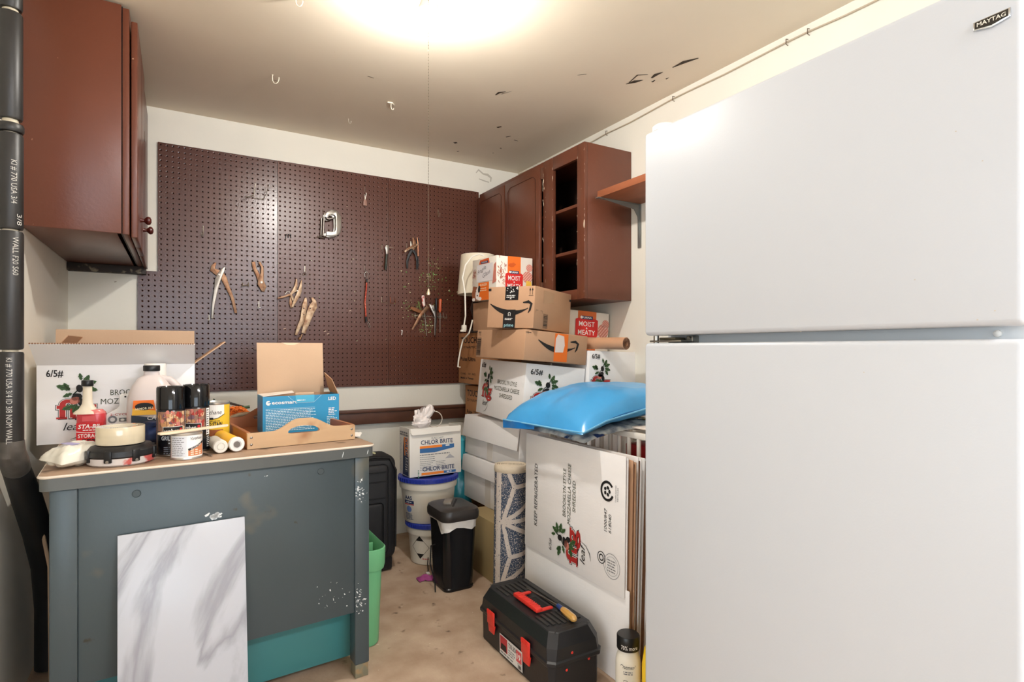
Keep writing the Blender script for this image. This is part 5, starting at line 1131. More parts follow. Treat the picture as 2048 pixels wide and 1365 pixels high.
# caulk tubes, ends towards the camera
def caulk(label, x, y, r, ln, ang, body, cap, disc):
    t = thing('caulk_tube', label, 'tube', (x, y, ZD + r + .0015), (R_(-90), 0, ang), 'caulk tubes lying on the desk')
    MB().lathe([(0, 0.001), (r - .003, 0.001), (r - .003, .010), (r - .0015, .012), (r - .0015, ln), (r - .006, ln + .004), (.006, ln + .008), (.0035, ln + .06), (0, ln + .06)], 32, body).build('tube_body', t)
    MB().lathe([(0, -.003), (r * .52, -.003), (r * .56, -.006), (r * .9, -.006), (r, -.003), (r, .008), (r - .003, .010)], 32, cap, cap=False).lathe([(0, -.0065), (r * .42, -.0065), (r * .42, -.0025)], 20, disc, cap=False).build('end_cap', t)
caulk('white caulk tube with worn white end, lying beside the yellow tube', .112, 1.940, .0205, .11, R_(6), mat('grey_tube_paper', (196, 188, 176), .5), mat('worn_white_cap', (222, 218, 208), .5), _M['worn_white_cap'])
caulk('yellow caulk tube with white ring end beside the wooden tray', .157, 1.944, .0225, .20, R_(9), mat('yellow_tube', (236, 178, 50), .4), mat('white_ring_cap', (232, 230, 226), .4), mat('grey_plunger', (112, 106, 100), .5))
t = MB().tube([Vector(at(424, 914)) + Vector((0, 0, .003)), Vector(at(400, 908)) + Vector((0, 0, .003)), Vector(at(393, 903)) + Vector((0, 0, .006)), Vector(at(396, 897)) + Vector((0, 0, .01)), Vector(at(412, 897)) + Vector((0, 0, .006)), Vector(at(452, 905)) + Vector((0, 0, .003)), Vector(at(460, 899)) + Vector((0, 0, .003))], .0024, STEEL, 8)
tag(t.build('bent_wire'), 'bent steel wire rod lying at the desk front by the small can', 'wire')
# navy cloth bag behind the tape
t = MB(); NVB = mat('navy_cloth', (34, 52, 98), .6, rgb2=(20, 24, 34), thr=(.4, .6), vscale=22)
def nvf(u, v):
    an = u * 2 * math.pi; n = noise.fractal(Vector((math.cos(an) * 1.3, math.sin(an) * 1.3, v * 2.5)), 1, 2, 4); r = (.032 + .009 * n) * (1 - .25 * v)
    return Vector((r * math.cos(an), r * math.sin(an), .085 * v + .004 * n * v))
t.grid(28, 14, nvf, NVB); t.ball((0, 0, .078), .026, NVB, 14, (1, 1, .5)); o = t.build('cloth_bundle'); o.location = (-.075, 2.135, ZD); tag(o, 'crumpled navy blue cloth bundle between the tape roll and the spray cans', 'cloth')
# hose coil, black cable, orange mesh bag with leaves
t = thing('mesh_bag', 'orange mesh netting heap behind the wood stain can', 'bag', (.19, 2.566, ZD))
OM = mat('orange_mesh', (226, 112, 40), .5, rgb2=(140, 54, 24), thr=(.42, .6), vscale=90)
rr = random.Random(14); mb = MB()
mb.lathe([(0, 0), (.080, 0), (.086, .02), (.074, .048), (.045, .066), (0, .07)], 26, OM, sx=1.0, sy=.70); mb.build('mesh_heap', t)
mb = MB()
for k in range(90):
    an = rr.uniform(0, 6.283); q = rr.uniform(.25, 1.0); x, y = .082 * q * math.cos(an), .057 * q * math.sin(an); z = .071 * (1 - q ** 2.6) + .012
    mb.tube([(x + .009 * math.cos(s), y + .006 * math.sin(s), z + .005 * math.sin(2 * s + an)) for s in [j * .785 for j in range(8)]], .0017, mat('orange_mesh_loop', (238, 128, 48), .4), 5, closed=True)
mb.build('mesh_loops', t)
t = thing('artificial_plant', 'dark green pointed artificial leaves sticking up from the orange mesh', 'plant', (.158, 2.60, ZD))
DL_ = mat('dark_green_leaf', (42, 62, 40), .4); mb = MB()
for dx, dy, dz, wd in ((-.032, 0, .118, .015), (.012, .0, .108, .010), (.058, -.005, .065, .010), (-.008, 0, .095, .008)):
    base_ = Vector((dx * .3, 0, .0)); tip = Vector((dx, dy, dz)); mb.tube([base_, base_.lerp(tip, .35), base_.lerp(tip, .62), base_.lerp(tip, .85), tip], [.002, wd * .5, wd, wd * .6, .0006], DL_, 10, flat=.22)
mb.build('leaf', t)
MB().tube([(-.01, -.010, .07), (.05, -.012, .072), (.10, -.012, .078)], .006, mat('green_stem', (70, 96, 62), .5), 8).build('stem', t)
hp = [onY(px, py, 2.490) for px, py in ((464, 860), (459, 852), (458, 843), (465, 835), (478, 830), (500, 828), (530, 829), (560, 833), (585, 842), (592, 850))]
t = MB().tube(hp, .0085, mat('tan_hose', (168, 146, 116), .45), 10); o = t.build('hose'); tag(o, 'loop of tan hose standing behind the wooden tray by the stain can', 'hose')
bc = [Vector((-.01, 2.60, ZD + .006)), Vector((.07, 2.60, ZD + .085)), Vector((.13, 2.585, ZD + .104)), Vector((.18, 2.59, ZD + .098)), Vector((.235, 2.60, ZD + .078)), Vector((.25, 2.602, ZD + .006))]
tag(MB().tube(bc, .005, mat('black_cable', (56, 44, 36), .5), 8).build('cable'), 'dark cable arching behind the orange mesh at the back of the desk', 'cable')

# ------------------------------------------------------------------ wooden tray and the light bulb box in it
TW = mat('pale_tray_wood', (196, 162, 124), .5, var=.14, vscale=12, stretch=(.18, 1, 1), bump=.08, bscale=60); speckle(TW, (160, 112, 74), 9, .60, .80)
TI = mat('brown_tray_wood', (156, 98, 62), .5, var=.16, vscale=12, stretch=(1, .2, 1))
tw, td = .352, .50
t = thing('wooden_tray', 'wooden serving tray with arched cut out handle at the desk front', 'tray', (.189, 1.966, ZD + .0012), (0, 0, R_(6.5)))
def tray_end(y0, y1, m):
    top = []
    for k in range(25):
        u = k / 24; s = min(1, max(0, (u - .22) / .24)) if u < .5 else min(1, max(0, (.82 - u) / .26)); s = s * s * (3 - 2 * s); top.append((tw * u, .050 + .036 * s))
    hole = [(tw * .5 + .055 * math.cos(q) * (1 - .06 * math.cos(2 * q)), .050 + .0125 * math.sin(q) + .006 * (1 - math.cos(q) ** 2) * 0 - .006 * math.cos(q) ** 2) for q in [k * 2 * math.pi / 24 for k in range(24)]]
    mb = MB(); bm = mb.bm; i = mb.mi(m); outer = [(0, 0), (tw, 0)] + top[::-1]
    tri = tessellate_polygon([[Vector((p[0], p[1], 0)) for p in outer], [Vector((p[0], p[1], 0)) for p in hole]]); P = outer + hole
    va = [bm.verts.new((p[0], y0, p[1])) for p in P]; vb = [bm.verts.new((p[0], y1, p[1])) for p in P]
    for q in tri:
        bm.faces.new([va[k] for k in q]).material_index = i; bm.faces.new([vb[k] for k in q]).material_index = i
    for o_, n in ((0, len(outer)), (len(outer), len(hole))):
        for k in range(n): a_, b_ = o_ + k, o_ + (k + 1) % n; bm.faces.new((va[a_], va[b_], vb[b_], vb[a_])).material_index = i
    bmesh.ops.recalc_face_normals(bm, faces=bm.faces[:]); return mb
fe = tray_end(0, .013, TW).build('handle_end', t); tray_end(td - .013, td, TI).build('handle_end', t)
MB().box((0, .0132, .0), (.012, td - .0132, .052), TI, .0015).build('tray_side', t); MB().box((tw - .012, .0132, .0), (tw, td - .0132, .052), TI, .0015).build('tray_side', t)
MB().box((.0122, .0132, .002), (tw - .0122, td - .0132, .008), TI).build('tray_bottom', t)
sc = MB()
for x in (.012, tw - .012):
    for z in (.014, .036): sc.lathe([(0, .0012), (.003, .001), (.0042, 0)], 12, STEEL, M=Matrix.Translation((x, .0, z)) @ Matrix.Rotation(R_(90), 4, 'X'))
sc.build('screw_head', fe)
w, d, h = .272, .130, .136
EB = mat('blue_printed_card', (40, 140, 186), .35)
t = thing('light_bulb_box', 'open blue light bulb box with its brown lid raised, standing in the tray', 'box', (.398, 2.285, ZD + .0098), (0, 0, R_(1.5)))
th = .0025
MB().box((-w / 2, -d / 2, 0), (w / 2, -d / 2 + th, h), EB).box((-w / 2, d / 2 - th, 0), (w / 2, d / 2, h), KRAFT).box((-w / 2, -d / 2 + th, 0), (-w / 2 + th, d / 2 - th, h), EB).box((w / 2 - th, -d / 2 + th, 0), (w / 2, d / 2 - th, h), EB).box((-w / 2 + th, -d / 2 + th, 0), (w / 2 - th, d / 2 - th, th), KRAFT).build('carton_body', t)
MB().box((-w / 2, 0, 0), (w / 2 - .026, .0025, .198), KRAFT_L, .0004, M=Matrix.Translation((0, d / 2 - .003, h)) @ Matrix.Rotation(R_(-6), 4, 'X')).prism([(-.035, .1985), (.035, .1985), (.012, .189), (-.012, .189)], 'y', -.0004, .0029, mat('tab_pale', (226, 196, 164), .6), M=Matrix.Translation((-.012, d / 2 - .003, h)) @ Matrix.Rotation(R_(-6), 4, 'X')).build('raised_lid', t)
MB().prism([(-d / 2 + .004, 0), (d / 2 - .004, 0), (d / 2 - .004, .03), (d / 2 - .03, .085), (-d / 2 + .02, .06)], 'x', -.0012, .0012, KRAFT, M=Matrix.Translation((w / 2 - .0015, 0, h)) @ Matrix.Rotation(R_(-20), 4, 'Y')).build('dust_flap', t)
MB().prism([(0, -d / 2 + .004), (.11, -d / 2 + .022), (.118, d / 2 - .03), (.0, d / 2 - .004)], 'z', -.001, .001, mat('white_dust_flap', (232, 222, 210), .5), M=Matrix.Translation((-w / 2 + .002, 0, h + .001)) @ Matrix.Rotation(R_(-5), 4, 'Y')).build('dust_flap', t)
MB().box((-.024, -d / 2 - .0014, h - .026), (.044, -d / 2 - .0004, h + .001), mat('blue_tab', (70, 170, 206), .35)).box((-.024, -d / 2 + .003, h), (.044, -d / 2 + .005, h + .012), KRAFT_L, .002).build('front_tab', t)
a = Art(); PB_ = ink('print_pale', (196, 226, 234)); a.text('ecosmart', -w / 2 + .030, h * .79, .012, WHT_, 2, w=.088, bold=.02); a.ring(-w / 2 + .019, h * .825, .0035, .0085, WHT_, 2, a0=.9, a1=5.4); a.rect(-w / 2 + .014, h * .80, -w / 2 + .027, h * .825, WHT_, 2); a.text('LED', w / 2 - .040, h * .84, .012, WHT_, 2, w=.028, bold=.02)
a.lines(-w / 2 + .010, h * .62, w / 2 - .085, 14, .0058, .0026, PB_, 2, 3, .12); a.stroke([(-w / 2 + .01, h * .665), (w / 2 - .09, h * .665)], .0008, PB_, 2); a.stroke([(-.05, h * .99), (-.022, h * .80), (.042, h * .80), (.07, h * .99)], .0008, PB_, 2); a.rect(w / 2 - .044, h * .835, w / 2 - .010, h * .838, PB_, 2)
a.lines(w / 2 - .04, h * .60, w / 2 - .008, 5, .006, .0028, WHT_, 2, 5, .4); a.lines(w / 2 - .046, h * .36, w / 2 - .008, 6, .006, .0028, PB_, 2, 6, .4); a.lines(-.018, h * .86, .02, 1, .004, .003, WHT_, 4, 2)
a.build('printed_front', t, face_map((0, -d / 2, 0), (1, 0, 0), (0, 0, 1), eps=.0006))
t = MB(); PAPW = mat('white_rag_cloth', (226, 222, 214), .8, bump=.3, bscale=30)
t.grid(18, 12, lambda u, v: Vector(((u - .5) * .11, (v - .5) * .09, .004 + .012 * abs(noise.fractal(Vector((u * 3, v * 3, 4)), 1, 2, 4)) * (1 if 0 < u < 1 else .2))), PAPW, .002)
o = t.build('white_rag'); o.location = (.527, 2.09, ZD + .001); o.rotation_euler = (0, 0, R_(-20)); tag(o, 'white crumpled rag on the desk between wooden tray and desk corner', 'cloth')

# ------------------------------------------------------------------ green caddy, suitcase, buckets
t = thing('green_bin', 'light green divided plastic bin on the floor beside the desk leg', 'bin', (.572, 2.185, 0))
GP = mat('green_bin_plastic', (112, 184, 132), .38)
def bin_section(s): return rrect(-.096 * s, -.145 * s, .096 * s, .145 * s, .05 * s, 6)
def shell(mb, levels, m):
    bm = mb.bm; i = mb.mi(m); before = set(bm.faces); rings = [[bm.verts.new((x, y, z)) for x, y in bin_section(s)] for s, z in levels]
    for r0, r1 in zip(rings, rings[1:]):
        n = len(r0)
        for k in range(n): bm.faces.new((r0[k], r0[(k + 1) % n], r1[(k + 1) % n], r1[k]))
    bm.faces.new(rings[0]); bm.faces.new(rings[-1])
    nf = [f for f in bm.faces if f not in before]; bmesh.ops.recalc_face_normals(bm, faces=nf)
    for f in nf: f.material_index = i; f.smooth = True
    return mb
shell(MB(), [(.80, 0), (.84, .008), (.93, .28), (.93, .281), (1.0, .285), (1.03, .30), (1.045, .352), (1.04, .362), (1.01, .364), (.97, .355), (.93, .30), (.90, .20)], GP).build('bin_shell', t)
MB().box((-.084, -.004, .202), (.084, .004, .345), GP, .002).box((-.004, -.128, .202), (.004, .128, .335), GP, .002).box((.038, -.118, .202), (.044, .118, .33), GP, .002).build('divider', t)
bt = thing('spray_bottle', 'pale green bottle standing in the light green bin', 'bottle', (.628, 2.12, .2021))
MB().lathe([(0, 0), (.013, 0), (.015, .004), (.015, .07), (.008, .09), (.007, .10), (.011, .105), (.011, .125), (0, .127)], 20, mat('pale_green_bottle', (206, 222, 170), .4)).build('bottle_body', bt)
t = thing('suitcase', 'black soft sided suitcase standing on end between the desk and the buckets', 'suitcase', (.735, 2.715, 0))
SCM = mat('black_nylon', (26, 26, 28), .62, bump=.2, bscale=400, var=.15, vscale=10)
SC2 = mat('black_nylon_panel', (32, 32, 34), .6, bump=.2, bscale=400)
MB().box((-.215, 0, .055), (.205, .20, .572), SCM, .045, seg=5).build('case_body', t)
MB().box((-.20, .012, .004), (.185, .188, .075), BLACKP, .012).build('base_shell', t)
MB().box((-.18, -.022, .10), (.155, .012, .535), SC2, .022, seg=4).build('front_pocket', t)
MB().box((-.15, -.036, .12), (.125, -.015, .355), SCM, .018, seg=3).build('lower_pocket', t)
pz = MB()
for z in (.375, .455, .50): pz.tube([(-.165, -.0225, z), (.138, -.0225, z)], .003, BLACKP, 6)
pz.tube([(.205 - .01, .003, .12), (.198, .003, .50), (.165, .003, .56), (.1, .003, .569), (-.2, .003, .569)], .005, BLACKP, 8); pz.build('zipper', t)
MB().tube([(-.06, -.024, .452), (-.045, -.028, .452), (-.045, -.028, .446)], .003, CHROME, 6).build('zip_pull', t)
MB().tube([(-.08, .05, .572), (-.07, .05, .592), (-.02, .05, .598), (.03, .05, .592), (.04, .05, .572)], .008, BLACKP, 8).build('carry_handle', t)
tg = MB().tube([(0, 0, 0), (.02, -.01, .012), (.05, -.012, .014), (.07, -.01, .006)], .004, mat('pale_strap', (216, 210, 160), .5), 6, flat=.3); o = tg.build('strap_scrap'); o.location = (.775, 2.78, .5735); tag(o, 'pale yellow strap scrap lying on top of the black suitcase', 'strap')
BKT = mat('white_bucket_plastic', (226, 220, 206), .38); BLID = mat('blue_bucket_lid', (40, 56, 150), .35)
BKX, BKY = 1.135, 2.795
def bucket(label, x, y, z, r0, r1, h, lidr):
    t = thing('bucket', label, 'bucket', (x, y, z), (0, 0, 0), 'lidded white buckets stacked by the suitcase')
    MB().lathe([(0, 0), (r0 - .004, 0), (r0, .004), (r1 - .002, h - .062), (r1 + .006, h - .06), (r1 + .008, h - .052), (r1 + .008, h - .030), (r1 + .002, h - .026), (r1 + .001, h - .016), (0, h - .016)], 56, BKT).build('bucket_body', t)
    l = MB().lathe([(r1 + .003, h - .0255), (r1 + .012, h - .024), (r1 + .013, h - .004), (r1 + .008, h), (r1 - .006, h - .001), (r1 - .012, h - .009), (0, h - .009)], 56, BLID, cap=False).build('lid', t)
    rb = MB()
    for k in range(52): an = k * 2 * math.pi / 52; rb.box((r1 + .012, -.0022, h - .023), (r1 + .0155, .0022, h - .005), BLID, M=Matrix.Rotation(an, 4, 'Z'))
    rb.build('lid_rib', l); return t
b2 = bucket('short white bucket with blue lid and black diamond mark, on the floor', BKX + .015, BKY - .01, 0, .108, .122, .214, 0)
b1 = bucket('wide white bucket with blue lid standing on the short bucket', BKX, BKY, .2145, .125, .142, .232, 0)
MB().box((-.03, -.006, .156), (.03, .010, .182), BKT, .003, M=Matrix.Translation((.118 * math.cos(R_(222)), .118 * math.sin(R_(222)), 0)) @ Matrix.Rotation(R_(222 + 90), 4, 'Z')).build('handle_lug', b2)
a = Art(); r = .115; d_ = .050
for q in ((0, .02, .052), ): pass
cy_ = .092
a.stroke([(-d_, cy_), (0, cy_ + .058), (d_, cy_), (0, cy_ - .058), (-d_, cy_)], .0022, K_, 1)
a.poly([(-.022, cy_ + .033), (0, cy_ + .058), (.022, cy_ + .033)], K_, 1); a.poly([(-.022, cy_ - .033), (0, cy_ - .058), (.022, cy_ - .033)], K_, 1); a.lines(.012, cy_ - .060, .05, 1, .01, .004, LBR, 1, 3)
a.lines(.062, .142, .085, 12, .009, .004, NAVY_, 1, 5)
a.build('printed_marks', b2, cyl_map(.1155, R_(217), 0, rfn=lambda v: .108 + (.120 - .108) * min(1, v / .15)))
a = Art(); a.text('AAS', -.03, .122, .018, NAVY_, 1, w=.05, bold=.03); a.rect(-.036, .100, .030, .116, NAVY_, 1, 8); a.lines(-.02, .105, .02, 1, .005, .005, WHT_, 2, 4); a.rect(-.036, .094, .030, .098, LBR, 1, 8); a.ell(-.004, .072, .018, .016, ink('emblem_blue', (92, 116, 170)), 1, 16); a.lines(-.034, .046, .026, 5, .007, .0035, NAVY_, 1, 6)
a.build('printed_label', b1, cyl_map(.134, R_(203), 0, rfn=lambda v: .125 + (.140 - .125) * min(1, v / .17)))
MB().box((-.026, -.003, .176), (.026, .012, .200), BKT, .003, M=Matrix.Translation((.143 * math.cos(R_(262)), .143 * math.sin(R_(262)), 0)) @ Matrix.Rotation(R_(262 + 90), 4, 'Z')).build('handle_lug', b1)
w, d, h = .285, .150, .246
a = Art(); CBN = ink('chlor_navy', (44, 58, 92)); CBB = ink('chlor_blue', (56, 106, 160)); COR = ink('chlor_orange', (238, 134, 46))
u0 = w * .19
a.text('CHLOR BRITE', u0 + .006, h * .655, .0215, CBN, 1, w=w * .62, bold=.014); a.rect(u0, h * .575, u0 + w * .43, h * .625, COR, 1); a.rect(u0 + w * .43, h * .575, u0 + w * .67, h * .625, CBB, 1); a.poly([(u0, h * .575), (u0 + w * .67, h * .575), (u0 + w * .67, h * .545), (u0 + w * .42, h * .50), (u0 + w * .28, h * .475), (u0, h * .485)], CBB, 1); a.lines(u0 + w * .50, h * .59, u0 + w * .60, 1, .01, .006, WHT_, 2, 2)
a.text('SUNCOAST', u0 + w * .22, h * .755, .010, GRY_, 1, w=w * .24, shear=.2); a.lines(u0, h * .43, u0 + w * .58, 1, .01, .0045, GRY_, 1, 4, 0); a.lines(u0, h * .385, u0 + w * .36, 3, .0105, .0025, GRY_, 1, 6); a.poly([(u0 + w * .49, h * .325), (u0 + w * .68, h * .325), (u0 + w * .585, h * .415)], ink('pale_grey', (176, 176, 180)), 1)
a.lines(u0, h * .26, u0 + w * .27, 5, .0085, .0022, GRY_, 1, 7); a.lines(u0 + w * .31, h * .275, u0 + w * .50, 5, .0085, .0022, GRY_, 1, 8)
a.text('CHLOR BRITE', u0 + .014, h * .10, .0215, CBN, 1, w=w * .62, bold=.014); a.rect(u0 + .008, h * .02, u0 + w * .46, h * .07, COR, 1); a.rect(u0 + w * .46, h * .02, u0 + w * .70, h * .07, CBB, 1); a.lines(u0 + w * .52, h * .035, u0 + w * .62, 1, .01, .005, WHT_, 2, 3); a.lines(w * .150, h * .12, w * .175, 6, .007, .004, ink('leaf_green', (90, 140, 110)), 1, 9)
b = Art(); b.rect(d * .46, h * .02, d * .84, h * .80, COR, 1); b.poly([(d * .34, h * .02), (d * .50, h * .02), (d * .52, h * .40), (d * .46, h * .80), (d * .38, h * .60)], CBN, 2); b.rect(d * .5, h * .02, d * .9, h * .42, CBN, 2); b.text('CHLOR BRITE', d * .60, h * .80, d * .24, CBN, 4, w=h * .72, rot=R_(-90), bold=.035); b.text('CHLOR BRITE', d * .62, h * .80, d * .22, WHT_, 3, w=h * .70, rot=R_(-90), bold=.05); b.lines(d * .08, h * .88, d * .9, 2, .012, .008, GRY_, 1, 3); b.lines(d * .06, h * .76, d * .24, 22, .0078, .003, ink('pale_grey', (176, 176, 180)), 1, 4)
t = thing('tablet_carton', 'open white carton with blue and orange print on top of the bucket lid', 'box', (1.150, 2.800, .4472), (R_(-1), 0, R_(0)))
WG = mat('white_gloss_card', (228, 224, 216), .4)
MB().box((-w / 2, -d / 2, 0), (w / 2, -d / 2 + .004, h), WG, .001).box((-w / 2, d / 2 - .004, 0), (w / 2, d / 2, h - .01), WG).box((-w / 2, -d / 2 + .004, 0), (-w / 2 + .004, d / 2 - .004, h), WG).box((w / 2 - .004, -d / 2 + .004, 0), (w / 2, d / 2 - .004, h), WG).box((-w / 2 + .004, -d / 2 + .004, 0), (w / 2 - .004, d / 2 - .004, .004), KRAFT).build('carton_body', t)
MB().prism([(-w / 2 + .002, -.001), (w / 2 - .002, -.001), (w / 2 - .004, -.022), (w / 2 - .012, -.030), (-w / 2 + .012, -.036), (-w / 2 + .004, -.026)], 'y', -.0045, -.001, WG, M=Matrix.Translation((0, -d / 2, h + .001)) @ Matrix.Rotation(R_(-14), 4, 'X')).build('folded_flap', t)
a.build('printed_front', t, face_map((-w / 2, -d / 2, 0), (1, 0, 0), (0, 0, 1))); b.build('printed_side', t, face_map((-w / 2, d / 2, 0), (0, -1, 0), (0, 0, 1)))
# crumpled white liner and ring on the carton
t = MB(); PLN2 = mat('white_crumpled_plastic', (236, 228, 224), .35, bump=.3, bscale=60, spec=.6, sss=.05)
def crum(u, v):
    an = u * 2 * math.pi; n = noise.fractal(Vector((math.cos(an) * 1.4, math.sin(an) * 1.4, v * 3 + 2)), 1, 2, 4); r = (.040 + .028 * n) * (.75 + .45 * math.sin(v * 3.1)); return Vector((r * math.cos(an), .55 * r * math.sin(an), .092 * v + .03 * n * v + .02 * math.cos(an) * v))
t.grid(40, 18, crum, PLN2); o = t.build('crumpled_liner'); o.location = (1.078, 2.738, .4472 + h + .004); tag(o, 'crumpled white plastic liner on top of the open tablet carton', 'plastic wrap')
t = MB().tube([(.042 * math.cos(q), .0, .042 * math.sin(q)) for q in [k * 2 * math.pi / 36 for k in range(36)]], .0024, mat('clear_ring_plastic', (206, 196, 184), .15), 8, closed=True)
o = t.build('plastic_ring'); o.location = (1.150, 2.752, .4472 + h + .040); o.rotation_euler = (R_(8), 0, R_(-16)); tag(o, 'clear plastic ring standing on the tablet carton beside the white liner', 'ring')

# ------------------------------------------------------------------ paper shredder
t = thing('paper_shredder', 'black paper shredder with a white bag edge showing under its lid', 'shredder', (1.108, 2.428, 0))
SHB = mat('gloss_black_bin', (20, 20, 22), .22, bump=.03, bscale=80); SHL = mat('dusty_black_lid', (52, 48, 46), .34, var=.25, vscale=14)
def sh_sec(w_, d_, r): return rrect(-w_ / 2, -d_ / 2, w_ / 2, d_ / 2, r, 6)
def loft(mb, secs, m, smooth=True, caps=True):
    bm = mb.bm; i = mb.mi(m); before = set(bm.faces); rings = [[bm.verts.new((x, y, z)) for x, y in pts] for pts, z in secs]
    for r0, r1 in zip(rings, rings[1:]):
        n = len(r0)
        for k in range(n): bm.faces.new((r0[k], r0[(k + 1) % n], r1[(k + 1) % n], r1[k]))
    if caps: bm.faces.new(rings[0]); bm.faces.new(rings[-1])
    nf = [f for f in bm.faces if f not in before]; bmesh.ops.recalc_face_normals(bm, faces=nf)
    for f in nf: f.material_index = i; f.smooth = smooth
    return mb
loft(MB(), [(sh_sec(.145, .17, .03), 0), (sh_sec(.150, .175, .03), .006), (sh_sec(.150, .175, .03), .012), (sh_sec(.144, .169, .03), .016), (sh_sec(.168, .20, .034), .322)], SHB).build('waste_bin', t)
loft(MB(), [(sh_sec(.184, .222, .040), .322), (sh_sec(.190, .230, .042), .330), (sh_sec(.192, .232, .044), .352), (sh_sec(.184, .222, .044), .368), (sh_sec(.160, .196, .040), .376), (sh_sec(.12, .16, .036), .379)], SHL).build('shredder_head', t)
MB().box((-.066, -.014, .3775), (.066, -.005, .3806), mat('feed_slot', (8, 8, 8), .6), M=Matrix.Rotation(R_(58), 4, 'Z')).build('feed_slot', t)
MB().box((-.040, -.026, .370), (.036, .014, .3905), mat('grey_switch_panel', (122, 114, 104), .35), .006, M=Matrix.Rotation(R_(58), 4, 'Z') @ Matrix.Translation((0.01, .028, 0))).build('control_panel', t)
BGW = mat('thin_white_bag', (226, 222, 216), .3, bump=.35, bscale=50, sss=.05)
def skirt(u, v):
    P = sh_sec(.176, .208, .040); n_ = len(P); k = u * n_; i0 = int(k) % n_; f = k - int(k); x = P[i0][0] * (1 - f) + P[(i0 + 1) % n_][0] * f; y = P[i0][1] * (1 - f) + P[(i0 + 1) % n_][1] * f
    n = noise.fractal(Vector((x * 40, y * 40, v * 2)), 1, 2, 3); drop = .030 + .018 * noise.noise(Vector((x * 22, y * 22, 5)))
    if y > -.02 and x < .05: drop *= .25
    s = 1.0 + .03 * n - .03 * v; return Vector((x * s, y * s, .3215 - drop * v * 1.3))
MB().grid(72, 6, skirt, BGW, .0008).build('bag_edge', t)
cd = MB().tube([(0, 0, 0), (-.012, .02, -.010), (-.02, .012, -.09), (-.01, -.02, -.16), (-.02, -.05, -.196)], .003, BLACKP, 6)
o = cd.build('power_cord', t); o.location = (-.088, .0, .20)
t = MB(); PUR = mat('magenta_cloth', (150, 62, 120), .7, bump=.3, bscale=60)
t.grid(20, 14, lambda u, v: Vector(((u - .5) * .085, (v - .5) * .05 + .01 * math.sin(u * 7), .003 + .022 * (1 - abs(2 * u - 1)) * (1 - abs(2 * v - 1)) + .008 * abs(noise.fractal(Vector((u * 4, v * 4, 1)), 1, 2, 3)))), PUR, .0015)
o = t.build('magenta_cloth'); q = onZ(853, 1160, 0); o.location = (q.x, q.y, .001); tag(o, 'small magenta cloth scrap on the floor beside the shredder', 'cloth')
t = thing('buckle_strap', 'black strap with white buckle on the floor beside the magenta cloth', 'strap', onZ(858, 1146, 0))
MB().tube([(-.01, -.01, .006), (.0, .01, .012), (.004, .03, .03), (.012, .04, .06)], .004, BLACKP, 8, flat=.4).build('strap', t); MB().box((-.022, -.03, .002), (-.006, -.008, .010), WHITEP, .002).build('buckle', t)

# ------------------------------------------------------------------ tool box with screwdriver, bottle, yellow jug
t = thing('tool_box', 'black plastic tool box with red handle and latches on the floor', 'tool box', (1.095, 1.690, 0))
TBM = mat('black_toolbox_plastic', (30, 30, 32), .40, bump=.06, bscale=160); TRED = mat('red_plastic', (214, 54, 44), .38)
TW_, TL_ = .205, .482
def tb(w_, l_, r): 
    P = []; c = r
    for x, y in ((w_ / 2, l_ / 2 - c), (w_ / 2 - c, l_ / 2), (-w_ / 2 + c, l_ / 2), (-w_ / 2, l_ / 2 - c), (-w_ / 2, -l_ / 2 + c), (-w_ / 2 + c, -l_ / 2), (w_ / 2 - c, -l_ / 2), (w_ / 2, -l_ / 2 + c)): P.append((x, y))
    return P
loft(MB(), [(tb(.186, .462, .012), 0), (tb(.192, .468, .014), .008), (tb(.198, .474, .018), .106)], TBM, False).build('box_base', t)
lid = loft(MB(), [(tb(.210, .488, .020), .1065), (tb(.214, .492, .020), .110), (tb(.214, .492, .020), .120), (tb(.204, .480, .020), .124), (tb(.200, .476, .024), .160), (tb(.164, .440, .024), .199), (tb(.156, .432, .022), .201)], TBM, False).build('lid', t)
rb = MB(); RBM = mat('dusty_rib_plastic', (44, 42, 40), .5)
for k in range(7):
    x = -.060 + k * .020
    for y0, y1 in (((-.178, -.092), (.080, .178)) if k < 5 else ((-.185, .185),)):
        y0 += abs(k - 3) * .004; rb.box((x - .0055, y0, .2008), (x + .0055, y1, .2045), RBM, .0015)
rb.tube([(-.07, -.215, .2005), (-.05, -.198, .2005), (.05, -.198, .2005), (.07, -.215, .2005)], .0012, RBM, 6); rb.tube([(-.07, .215, .2005), (-.05, .198, .2005), (.05, .198, .2005), (.07, .215, .2005)], .0012, RBM, 6); rb.build('lid_rib', lid)
MB().box((-.012, -.045, .2009), (.022, .038, .2014), mat('dark_recess', (14, 14, 15), .6)).build('handle_recess', lid)
hm = MB().box((-.052, -.082, .2055), (-.026, .074, .2195), TRED, .004)
hm.box((-.046, -.082, .2055), (.018, -.066, .2125), TRED, .003).box((-.046, .058, .2055), (.018, .074, .2125), TRED, .003)
for k in range(12): hm.box((-.0525, -.066 + k * .011, .2185), (-.0255, -.061 + k * .011, .2208), TRED, .001)
hm.build('carry_handle', t)
for y in (.135, -.105):
    lt = MB().prism([(.070, .148), (.070, .128), (.060, .118)], 'x', 0, 0.001, TRED) if False else MB()
    lt.box((-.1125, y - .026, .092), (-.107, y + .026, .142), TRED, .003).prism([(-.026 + y, .094), (y + .026, .094), (y + .018, .062), (y - .018, .062)], 'x', -.1085, -.1035, TRED, bev=.001)
    for k in range(6): lt.box((-.114, y - .020 + k * .008, .128), (-.1115, y - .016 + k * .008, .142), TRED)
    lt.build('latch', t)
